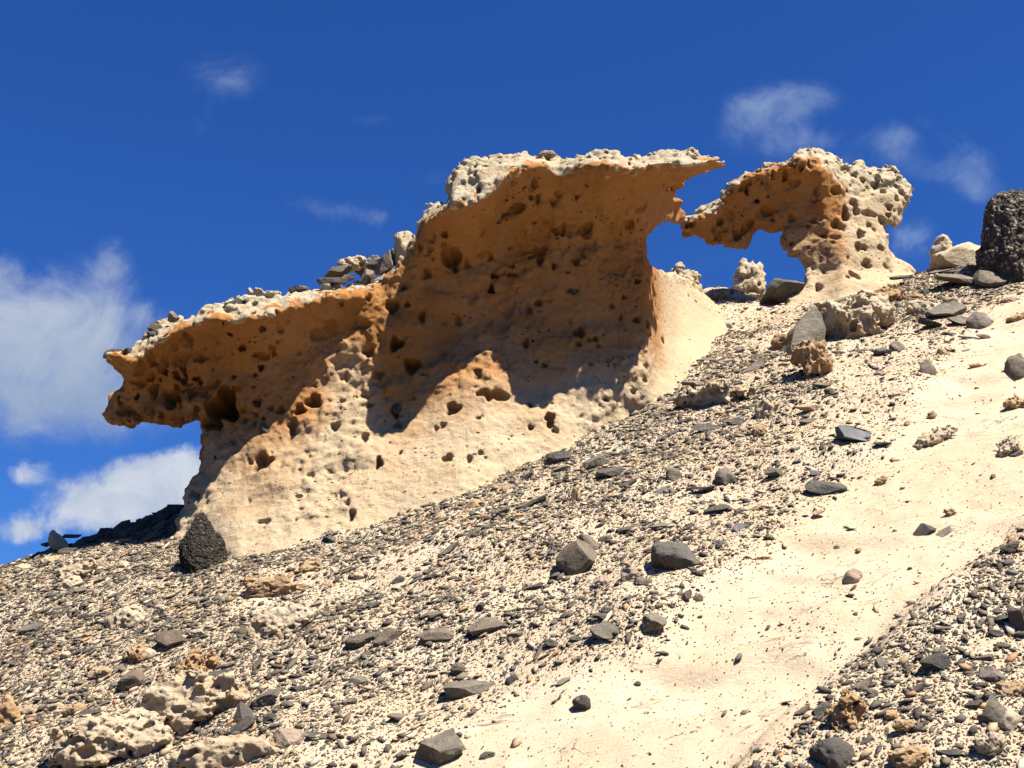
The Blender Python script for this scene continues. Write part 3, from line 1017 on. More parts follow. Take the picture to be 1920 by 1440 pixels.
def rock_verts(dims, shape, seed, sub, taper=False):
    V0, Fc = ico(sub)
    V = V0.copy()
    r = np.random.default_rng(seed)
    off = r.random(3).astype(np.float32) * 40
    scl = np.asarray(dims, np.float32)
    scl = scl / np.prod(scl) ** (1 / 3)

    def cut(nrm, d):
        nrm = nrm / np.linalg.norm(nrm)
        e = np.maximum(V @ nrm - d, 0)
        return V - e[:, None] * nrm
    if shape == 'brick':
        V = np.sign(V) * np.abs(V) ** .42
        for k in range(7):
            n_ = r.normal(size=3)
            V = cut(n_, r.uniform(.8, 1.05))
        V = V * (1 + 0.035 * fbm(V * scl + off, 2.6, 3)[:, None] + 0.012 * vnoise(V * scl + off, 12)[:, None])
    elif shape in ('block', 'slab', 'wedge'):
        if shape == 'slab':
            for sg in (1, -1):
                V = cut(np.array([r.normal(0, .10), r.normal(0, .10), sg]), r.uniform(.28, .4))
        if shape == 'wedge':
            V = cut(np.array([r.uniform(-.2, .7), -.55, .8]), .32)
        for k in range(9):
            n_ = r.normal(size=3)
            if shape == 'slab':
                n_[2] *= .35
            V = cut(n_, r.uniform(.45, .78))
        V = V * (1 + 0.05 * fbm(V * scl + off, 3.2, 3)[:, None] + 0.012 * vnoise(V * scl + off, 12)[:, None])
    elif shape == 'round':
        for k in range(4):
            V = cut(r.normal(size=3), r.uniform(.7, .9))
        V = V * (1 + 0.14 * fbm(V * scl + off, 1.3, 3)[:, None] + 0.02 * vnoise(V * scl + off, 10)[:, None])
    elif shape == 'cong':
        for k in range(4):
            V = cut(r.normal(size=3), r.uniform(.78, .92))
        V = V * (1 + 0.10 * fbm(V * scl + off, 1.4, 2)[:, None])
        q = vnoise(V * scl + off, 7)
        V = V * (1 + 0.045 * q[:, None] + 0.05 * np.round(vnoise(V * scl + off, 11, 1) * 2)[:, None] / 2 * 0.6 + 0.03 * vnoise(V * scl + off, 19, 2)[:, None])
    else:
        for k in range(6):
            V = cut(r.normal(size=3), r.uniform(.55, .85))
        am = {'pale': (.16, .06, .10), 'ragged': (.30, .16, .16), 'smooth': (.08, .015, .03)}[shape]
        n1 = fbm(V * scl + off, 1.7, 3)
        n2 = 1 - np.abs(fbm(V * scl + off, 5.0, 3, .6, ch=1))
        V = V * (1 + am[0] * n1 + am[1] * (n2 - .6) * 1.6 + am[1] * .5 * vnoise(V * scl + off, 13, 2))[:, None]
        N = V0
        for k in range(46 if shape != 'smooth' else 14):
            c_ = r.normal(size=3)
            c_ /= np.linalg.norm(c_)
            rad = r.uniform(.05, .16) if shape != 'smooth' else r.uniform(.03, .08)
            dd = np.sqrt(((N - c_) ** 2).sum(1))
            V = V * (1 - am[2] * 1.5 * np.clip(1 - (dd / rad) ** 2, 0, 1) ** 0.8)[:, None]
    if taper:
        k = np.interp(V[:, 2], [-1, -.4, .3, 1], [1.12, 1.03, .84, .5])
        V = V * np.stack([k, k, np.ones_like(k)], 1)
        V[:, 0] += -.12 * V[:, 2]
    lo, hi = V.min(0), V.max(0)
    V = (V - (lo + hi) / 2) / (hi - lo) * np.asarray(dims, np.float32)
    return V.astype(np.float32), Fc


def rock_sdf(dims, shape, seed, n):
    r = np.random.default_rng(seed)
    R = np.asarray(dims, np.float64) / 2
    L = float(np.prod(R * 2) ** (1 / 3))
    ext = R * 1.35 + L * .06
    h = float(2 * ext.max() / n)
    ax = [np.arange(-e, e + h, h, dtype=np.float32) for e in ext]
    A, B, C = np.meshgrid(*ax, indexing='ij')
    P = np.stack([A, B, C], -1).reshape(-1, 3)
    q = P / R
    k0 = np.sqrt((q ** 2).sum(1))
    k1 = np.sqrt(((P / R ** 2) ** 2).sum(1)) + 1e-6
    F = k0 * (k0 - 1) / k1
    for k in range(7):
        nn = r.normal(size=3)
        nn /= np.linalg.norm(nn)
        sup = np.sqrt(((nn * R) ** 2).sum())
        F = smax(F, P @ nn - sup * r.uniform(.55, .9), L * .06)
    a1, a2, a3, np_ = {'pale': (.07, .04, .03, 110), 'ragged': (.12, .075, .04, 170)}[shape]
    off = r.random(3) * 40
    Q = (P / L + off).astype(np.float32)
    near = np.abs(F) < L * .3
    Qn = Q[near]
    F = F.astype(np.float32)
    F[near] += L * (.05 * np.round(fbm(Qn + 3, 3.2, 2, ch=2) * 2.5) / 2.5 * (shape == 'ragged') + a1 * fbm(Qn, 2.2, 3, ch=0) + a2 * fbm(Qn, 6.5, 3, .6, ch=1) + a3 * (np.abs(vnoise(Qn, 13, 2)) - .4))
    F = F.reshape(A.shape)
    for k in range(np_):
        d_ = r.normal(size=3)
        d_ /= np.linalg.norm(d_)
        c_ = d_ * R * r.uniform(.8, 1.02) if k % 2 else d_ / np.sqrt(((d_ / R) ** 2).sum()) * r.uniform(.8, 1.0)
        rad = L * (.02 + .085 * r.random() ** 2.5)
        i0_ = [max(int((c_[k_] - rad * 1.6 + ext[k_]) / h), 0) for k_ in range(3)]
        i1_ = [int((c_[k_] + rad * 1.6 + ext[k_]) / h) + 2 for k_ in range(3)]
        sl = tuple(slice(a, b) for a, b in zip(i0_, i1_))
        if F[sl].size == 0:
            continue
        dd = np.sqrt((A[sl] - c_[0]) ** 2 + (B[sl] - c_[1]) ** 2 + ((C[sl] - c_[2]) * r.uniform(.8, 1.6)) ** 2)
        F[sl] = smax(F[sl], (rad - dd).astype(np.float32), rad * .25)
    F[0], F[-1], F[:, 0], F[:, -1], F[:, :, 0], F[:, :, -1] = [L] * 6
    V, Fc = surface_nets(F, -ext, h)
    V, Fc = biggest(V, Fc)
    lo, hi = V.min(0), V.max(0)
    V = (V - (lo + hi) / 2) / (hi - lo) * np.asarray(dims, np.float32)
    return V.astype(np.float32), Fc


UPRIGHT = {(1513, 612), (1873, 1338), (455, 1340), (105, 1009), (1478, 534), (1081, 1040)}


def add_rock(name, u, v, w, h, rot, shape, mat, depth=None, y=None, seed=None, sink=0.16, sub=None, yaw=None, parent=None, taper=False, tilt=None):
    """a rock whose seen middle is at photo point (u, v); w, h are its seen size in photo pixels"""
    seed = seed if seed is not None else int(u * 31 + v * 17)
    r = np.random.default_rng(seed)
    rt = math.radians(rot)
    if y is None:
        ext = 0.5 * (abs(w * math.sin(rt)) + abs(h * math.cos(rt)))
        P, d = ground_hit(np.array([u]), np.array([v + ext * 0.8]))
        P, d = P[0], float(d[0])
        m = d / FPX
        c_ = ray(u, v) * d
        sink = 0.75 if sink == 0.16 else sink
        dp = (depth if depth else r.uniform(.7, 1.0)) * min(w, h * 1.9) * m
        ctr = c_ + np.array([0, 0.40 * dp, 0.40 * dp * 0.45 - sink * h * m * .5])
        lie = tilt is None and shape in ('block', 'slab', 'wedge', 'brick') and h < .95 * w and (u, v) not in UPRIGHT
        if lie:
            tilt = r.uniform(22, 34)
            thick = .62 * h * m * (.8 if shape == 'slab' else 1.0) * 1.35
            dp = max(1.25 * h, .55 * w) * m
            P, d = ground_hit(np.array([u]), np.array([v + .05 * h]))
            ctr = P[0] + np.array([-.08, -.47, .86]) * (thick * .5 - .35 / 1.35 * thick)
        elif tilt:
            dp = 2.1 * h * m
            ctr = P + np.array([0, .36 * dp, .36 * dp * .7 - .10 * h * m])
    else:
        rr = ray(u, v)
        d = y / rr[1]
        m = d / FPX
        dp = (depth if depth else 0.9) * min(w, h * 1.9) * m
        ctr = rr * d
    hh = thick if y is None and lie else h * m * (.46 if tilt else 1 + sink)
    if sub is None:
        sub = (3 if w < 22 else 4 if w < 48 else 5 if w < 110 else 6) + (1 if shape in ('ragged', 'pale', 'cong') and 30 < w else 0)
    # a little generous, rocks are sunk in the scree
    if shape in ('pale', 'ragged') and w >= 38:
        V, Fc = rock_sdf((w * m * 1.05, dp, hh), shape, seed, int(min(max(w * .9, 36), 150)))
    else:
        V, Fc = rock_verts((w * m * 1.05, dp, hh), shape, seed, sub, taper)
    ya = math.radians(yaw if yaw is not None else r.uniform(-14, 14))
    M = Matrix.Rotation(-rt, 3, 'Y') @ Matrix.Rotation(math.radians(tilt if tilt else r.uniform(12, 24) if y is None and shape in ('pale', 'ragged', 'smooth') else r.uniform(-8, 8)), 3, 'X') @ Matrix.Rotation(ya, 3, 'Z')
    V = V @ np.array(M.transposed())
    base = np.array([0, 0, V[:, 2].min()])
    loc = ctr + base
    if parent:
        loc = loc - np.array(parent.location)
    o = link_mesh(name, V - base, Fc, mat, parent, smooth=shape in ('round', 'pale', 'ragged', 'smooth', 'cong'))
    if shape in ('block', 'slab', 'wedge', 'brick'):
        o.data.polygons.foreach_set("use_smooth", np.zeros(len(o.data.polygons), bool))
        if sub >= 5:
            o.data.polygons.foreach_set("use_smooth", np.ones(len(o.data.polygons), bool))
            o.data.set_sharp_from_angle(angle=math.radians(24))
    o.location = loc
    return o


for (u, v, w, h) in [(1163, 548, 32, 27), (497, 806, 24, 22), (1001, 576, 26, 9), (1022, 574, 10, 8), (745, 768, 18, 16), (1075, 547, 22, 10)]:
    yy = float(bilin(WALL_FRONT, np.array([u], np.float32), np.array([v], np.float32), STEP)[0])
    add_rock("embedded_stone", u, v, w, h, 8, 'block', M_DARK, y=yy + 0.06, depth=0.8, parent=wall_root)

# ------------------------------------------------------------------ named rocks of the photo
MATS = dict(l=M_LEDGE, e=M_CONG_DARK, g=M_BAS, d=M_DARK, b=M_BROWN, u=M_BLUE, m=M_MAUVE, p=M_PALE, o=M_ORANGE, k=M_PINK, c=M_CONG)
CW = dict(l='pale', e='dark', g='grey', d='dark', b='brown', u='blue-grey', m='mauve', p='pale', o='orange', k='pinkish', c='dark pebbly')
GROUPS = dict(g='dark stones on the slope', d='dark stones on the slope', b='dark stones on the slope', u='dark stones on the slope', m='dark stones on the slope',
              p='pale stones on the slope', o='pale stones on the slope', k='pale stones on the slope')
# fully described: u, v, w, h, rot, shape, material, name, category, label, short name used by its neighbours
HERO = [
    (378, 1020, 94, 106, 4, 'cong', 'e', 'boulder', 'boulder', "tall dark pebbly boulder standing upright against the lower left foot of the sandstone wall", "the tall dark boulder at the wall's foot"),
    (1938, 438, 168, 190, 0, 'cong', 'c', 'boulder', 'boulder', "huge rounded boulder of cemented dark pebbles cut off by the right edge of the photo", "the huge pebbly boulder"),
    (1081, 1040, 68, 34, 47, 'brick', 'b', 'split_stone', 'stone', "long grey-brown stone lying tilted uphill with a crack across its upper end", "the long cracked stone"),
    (1266, 1054, 84, 60, -4, 'brick', 'd', 'boulder', 'boulder', "squarish charcoal boulder by the upper left edge of the smooth sandy chute", "the squarish charcoal boulder"),
    (1596, 1332, 84, 66, 24, 'ragged', 'o', 'sandstone_boulder', 'boulder', "orange boulder with deep dark hollows at the edge of the lower right gravel bank", "the hollowed orange boulder"),
    (1614, 588, 150, 78, 10, 'ragged', 'l', 'sandstone_block', 'boulder', "big pale honeycombed block with an orange shaded underside, right of the upright grey boulder", "the big honeycombed block"),
    (1513, 612, 72, 82, -12, 'block', 'g', 'boulder', 'boulder', "upright plain grey boulder leaning on the big pale honeycombed block below the arch", "the upright grey boulder"),
    (1605, 823, 68, 40, -6, 'wedge', 'u', 'boulder', 'boulder', "shiny blue-grey boulder with a flat face, alone on the upper right sand", "the shiny blue-grey boulder"),
    (823, 1412, 100, 66, 24, 'block', 'g', 'boulder', 'boulder', "large grey boulder half buried at the bottom edge, left of the sandy chute", "the large boulder at the bottom edge"),
    (878, 1292, 96, 38, 4, 'slab', 'g', 'basalt_slab', 'slab', "wide flat-topped grey slab, the widest in the lower middle, above the large bottom boulder", "the wide flat-topped slab"),
    (320, 1206, 58, 38, 6, 'wedge', 'b', 'boulder', 'stone', "smooth brown-grey wedge-shaped stone in the gravel above the pale pitted ledge", "the brown-grey wedge"),
    (247, 1279, 46, 34, 12, 'brick', 'b', 'boulder', 'stone', "brown notched stone just above the upper left end of the pale pitted ledge", "the brown notched stone"),
    (365, 1240, 80, 34, 34, 'ragged', 'o', 'sandstone_block', 'stone', "long ragged orange rock lying diagonally in the grey gravel right of the brown-grey wedge", "the diagonal orange rock"),
    (508, 1098, 125, 36, 4, 'ragged', 'o', 'rock_ledge', 'ledge', "ragged orange ledge with dark hollows under its lip below the left part of the wall", "the ragged orange ledge"),
    (522, 1165, 122, 54, 12, 'pale', 'l', 'rock_hump', 'outcrop', "smooth cream hump of bedrock rising from the gravel below the ragged orange ledge", "the smooth cream hump"),
    (1345, 738, 150, 48, 6, 'ragged', 'l', 'sandstone_block', 'outcrop', "low pale block with crumbly edges and orange underside just right of the wall's right foot", "the low crumbly block"),
    (1437, 762, 42, 42, -20, 'ragged', 'p', 'sandstone_block', 'stone', "upright pale lump next to the right end of the low crumbly block", "the upright pale lump"),
    (1535, 666, 70, 66, 30, 'ragged', 'o', 'sandstone_block', 'stone', "crumbly yellow-orange rock just below the upright grey boulder", "the crumbly yellow rock"),
    (1470, 637, 44, 24, 10, 'pale', 'o', 'sandstone_block', 'stone', "small orange rock tucked under the left side of the upright grey boulder", "the small tucked orange rock"),
    (1665, 548, 70, 26, 14, 'ragged', 'o', 'sandstone_block', 'stone', "ragged red-orange crag right above the big honeycombed block", "the red-orange crag"),
    (1728, 577, 62, 26, -4, 'pale', 'p', 'sandstone_block', 'stone', "pale flat rock with orange underside at the right end of the big honeycombed block", "the pale flat rock"),
    (1803, 527, 104, 22, -6, 'slab', 'b', 'basalt_slab', 'slab', "long thin brown slab lying level on the upper right slope left of the pebbly boulder", "the long thin brown slab"),
    (1858, 530, 62, 38, -10, 'wedge', 'b', 'boulder', 'stone', "triangular brown-grey stone leaning on the right end of the long thin brown slab", "the triangular stone"),
    (1772, 587, 78, 38, 0, 'wedge', 'g', 'boulder', 'stone', "olive-grey rock with a peaked top, right of the big honeycombed block", "the peaked olive-grey rock"),
    (1745, 608, 42, 20, -14, 'slab', 'd', 'stone', 'stone', "dark layered stone at the lower left of the peaked olive-grey rock", "the dark layered stone"),
    (1800, 605, 44, 22, -6, 'block', 'g', 'stone', 'stone', "grey stone directly below the peaked olive-grey rock", None),
    (1840, 601, 46, 30, -12, 'round', 'm', 'stone', 'stone', "rounded mauve stone at the right end of the cluster with the peaked olive-grey rock", None),
    (1685, 650, 30, 20, -6, 'round', 'b', 'stone', 'stone', "rounded brown stone on the sand below the big honeycombed block, upper of a pair", None),
    (1655, 663, 34, 20, -6, 'block', 'd', 'stone', 'stone', "rough dark stone on the sand below the big honeycombed block, lower of a pair", None),
    (1742, 690, 34, 30, 0, 'round', 'b', 'stone', 'stone', "round tan stone standing out on the smooth sand at upper right", "the round tan stone"),
    (1914, 683, 46, 42, 0, 'round', 'b', 'boulder', 'boulder', "smooth round grey-brown boulder cut off at the right edge", "the round boulder at the right edge"),
    (1550, 916, 76, 24, -3, 'slab', 'd', 'basalt_slab', 'slab', "dark bar-shaped slab lying level at the upper left border of the sandy chute", "the dark bar-shaped slab"),
    (1730, 1000, 50, 30, 26, 'block', 'd', 'stone', 'stone', "dark angular stone lying alone on the right side of the smooth sandy chute", "the lone dark stone in the chute"),
    (1768, 1004, 48, 14, 26, 'slab', 'g', 'stone', 'stone', "thin grey slab right beside the lone dark angular stone in the chute", None),
    (1603, 1081, 38, 24, 4, 'smooth', 'k', 'sandstone_block', 'stone', "flat pinkish rock in the middle of the smooth sandy chute", "the flat pinkish rock in the chute"),
    (1112, 873, 66, 34, 26, 'slab', 'g', 'basalt_slab', 'slab', "tilted grey slab in the rock group just below the wall's right foot", "the tilted grey slab"),
    (1143, 886, 54, 18, 16, 'slab', 'd', 'stone', 'stone', "thin dark slab overlapping the lower right of the tilted grey slab", None),
    (1047, 863, 48, 34, 10, 'block', 'd', 'boulder', 'stone', "rough dark block touching the foot of the wall, left of the tilted grey slab", "the rough dark block at the wall"),
    (1052, 883, 36, 18, 8, 'block', 'g', 'stone', 'stone', "light grey stone just below the rough dark block at the wall's foot", None),
    (911, 1180, 70, 34, 12, 'block', 'g', 'basalt_slab', 'slab', "speckled grey slab, the rightmost and highest of three in a row in the lower middle", "the speckled grey slab"),
    (820, 1195, 62, 25, 5, 'brick', 'b', 'stone', 'stone', "brick-shaped grey-brown stone, middle of three in a row left of the speckled slab", "the brick-shaped stone"),
    (730, 1198, 56, 30, 16, 'block', 'b', 'stone', 'stone', "tilted brownish stone, the leftmost of three in a row left of the speckled slab", "the tilted brownish stone"),
    (677, 1203, 60, 26, 14, 'slab', 'd', 'basalt_slab', 'slab', "dark flat slab just left of the tilted brownish stone", None),
    (1224, 1174, 50, 42, 30, 'block', 'g', 'boulder', 'stone', "dark grey angular block at the left rim of the bare sandy chute", "the angular block at the chute's rim"),
    (1136, 1190, 60, 38, -6, 'wedge', 'g', 'boulder', 'stone', "broken grey slab with a brown left face beside the angular block at the chute's rim", "the broken grey slab"),
    (1873, 1338, 54, 40, 42, 'slab', 'g', 'basalt_slab', 'slab', "dark grey slab standing on edge in the gravel bank at lower right", "the slab on edge"),
    (1898, 1352, 44, 24, 52, 'smooth', 'p', 'stone', 'stone', "pale finger-like stone leaning against the right of the grey slab on edge", None),
    (1566, 1416, 80, 46, 0, 'round', 'd', 'boulder', 'boulder', "dark lumpy boulder at the bottom edge, right of the sandy chute", "the lumpy boulder at the bottom edge"),
    (1712, 1426, 78, 36, 4, 'pale', 'o', 'sandstone_block', 'stone', "pale orange block cut by the bottom edge in the gravel bank", "the pale orange block"),
    (1752, 1245, 60, 34, 6, 'block', 'd', 'boulder', 'stone', "rough dark rock in the upper part of the gravel bank at lower right", "the rough dark bank rock"),
    (1862, 1272, 46, 34, 0, 'block', 'm', 'stone', 'stone', "reddish-brown angular stone in the gravel bank, above the grey slab on edge", "the reddish bank stone"),
    (1901, 1292, 52, 26, 16, 'pale', 'o', 'sandstone_block', 'stone', "orange ledge-like stone at the right edge of the gravel bank", None),
    (1912, 1152, 34, 46, 20, 'block', 'm', 'boulder', 'stone', "dark red stone at the right edge near the top of the gravel bank", None),
    (1620, 1286, 50, 20, 36, 'slab', 'b', 'basalt_slab', 'slab', "brown-grey slab tilted uphill just above the hollowed orange boulder", None),
    (1862, 1392, 60, 28, 22, 'pale', 'p', 'sandstone_block', 'stone', "pale tilted rock in the lower right corner, below the grey slab on edge", None),
    (1404, 530, 62, 84, -4, 'pale', 'p', 'pinnacle', 'pinnacle', "small crumbly pale pinnacle on the skyline seen through the gap between wall and arch", "the small pinnacle"),
    (1279, 520, 76, 54, -4, 'ragged', 'p', 'pinnacle', 'pinnacle', "pale jagged knob on the skyline right beside the wall's right edge", "the jagged knob"),
    (1402, 558, 60, 26, 12, 'pale', 'p', 'sandstone_block', 'stone', "white pointed block at the foot of the small pinnacle in the gap", None),
    (1352, 552, 40, 16, -8, 'ragged', 'o', 'sandstone_block', 'stone', "orange crumbly lump left of the small pinnacle's foot", None),
    (1478, 534, 92, 36, 24, 'block', 'd', 'boulder', 'boulder', "black shaded rock seen through the arch behind its left foot", None),
    (1458, 546, 44, 16, -6, 'slab', 'g', 'stone', 'stone', "flat grey stone in front of the black rock seen through the arch", None),
    (1812, 472, 104, 34, 2, 'smooth', 'p', 'rock_hump', 'outcrop', "smooth cream hump on the skyline left of the huge pebbly boulder", "the skyline hump"),
    (1769, 466, 46, 52, -6, 'pale', 'p', 'pinnacle', 'pinnacle', "blunt pale cone at the left end of the smooth skyline hump", None),
    (1580, 566, 46, 22, 22, 'slab', 'g', 'stone', 'stone', "grey slab wedged behind the left top of the big honeycombed block", None),
    (342, 1322, 230, 92, 10, 'ragged', 'l', 'sandstone_outcrop', 'outcrop', "wide pale pitted ledge with orange hollows along its front in the lower left", "the pale pitted ledge"),
    (195, 1392, 240, 84, 8, 'ragged', 'l', 'sandstone_outcrop', 'outcrop', "honeycombed cream outcrop with a black hollow at the bottom left edge", "the honeycombed outcrop"),
    (430, 1415, 230, 54, 6, 'pale', 'l', 'sandstone_outcrop', 'outcrop', "smooth cream rock sheet at the bottom edge below the pale pitted ledge", "the smooth rock sheet"),
    (500, 1312, 60, 30, 27, 'block', 'g', 'basalt_slab', 'slab', "tilted grey slab at the right end of the pale pitted ledge", "the slab by the pitted ledge"),
    (455, 1340, 36, 40, 0, 'block', 'd', 'stone', 'stone', "dark block wedged against the right end of the pale pitted ledge", None),
    (446, 1366, 74, 16, 32, 'slab', 'd', 'stone', 'stone', "thin dark slab slanting below the dark block at the end of the pitted ledge", None),
    (505, 1408, 34, 24, 0, 'ragged', 'o', 'sandstone_block', 'stone', "hollow orange-brown rock on the smooth rock sheet at the bottom edge", "the hollow orange rock"),
    (540, 1385, 68, 26, -10, 'smooth', 'k', 'sandstone_block', 'stone', "flat pinkish slab above the hollow orange-brown rock at the bottom", None),
    (12, 1340, 54, 62, 0, 'pale', 'o', 'sandstone_block', 'boulder', "orange-brown block cut by the left edge near the bottom", "the block at the left edge"),
    (142, 1066, 74, 32, 14, 'ragged', 'l', 'sandstone_block', 'outcrop', "pale rock with a dark orange hollow beneath it near the left skyline", "the pale rock near the skyline"),
    (228, 1162, 76, 34, 16, 'pale', 'p', 'sandstone_block', 'outcrop', "pale flat outcrop with a brown shaded edge in the left gravel", "the pale flat outcrop"),
    (105, 1009, 30, 30, 30, 'block', 'p', 'stone', 'stone', "pale pointed stone standing up on the left skyline", "the pointed skyline stone"),
]
# on top of the wall and arch: u, v, w, h, rot, shape, material, label
LEDGE = [
    (634, 510, 52, 22, 6, 'block', 'g', "dark olive stone at the left end of the rubble heap on the wall's ledge"),
    (660, 496, 54, 26, 20, 'pale', 'p', "cream lump on top of the left half of the rubble heap on the ledge"),
    (623, 527, 56, 11, 6, 'slab', 'd', "thin dark slab sticking out at the lower left of the ledge rubble heap"),
    (688, 502, 46, 18, 26, 'slab', 'd', "dark slab in the middle of the rubble heap on the wall's ledge"),
    (700, 490, 34, 14, 10, 'pale', 'p', "small cream cap stone above the dark middle slab of the ledge heap"),
    (690, 520, 34, 26, 40, 'block', 'b', "brown stone with a pale rim low in the middle of the ledge heap"),
    (724, 500, 48, 30, 30, 'slab', 'b', "long brown slab leaning at the right end of the ledge heap"),
    (652, 522, 30, 14, 0, 'block', 'd', "dark stone low in the left half of the ledge heap"),
    (758, 468, 42, 62, -8, 'pale', 'p', "white-topped orange block standing at the right end of the ledge against the higher wall"),
    (212, 663, 36, 13, 12, 'slab', 'b', "flat brown slab balanced on the far left tip of the wall"),
    (238, 657, 16, 8, 6, 'slab', 'd', "small dark chip beside the flat slab on the wall's far left tip"),
    (291, 614, 28, 18, 0, 'block', 'b', "brown block on the wall's crest, left of a smaller angular stone"),
    (325, 595, 22, 18, 0, 'block', 'b', "small angular brown stone on the wall's crest right of the brown block"),
    (283, 628, 16, 9, 6, 'slab', 'd', "small dark flat stone just below the brown block on the crest"),
    (437, 576, 44, 18, 10, 'slab', 'd', "dark slab lying on the crust of the wall's lower left crest"),
    (470, 566, 26, 14, 16, 'block', 'g', "grey stone on the crest right of the dark slab"),
    (512, 553, 32, 12, 12, 'pale', 'p', "pale cobble on the crest left of the ledge heap"),
    (560, 542, 36, 10, 10, 'slab', 'd', "dark flat stone on the crest shortly left of the ledge heap"),
    (1024, 292, 38, 14, 6, 'pale', 'k', "pinkish brown lump on the highest flat top of the wall"),
]
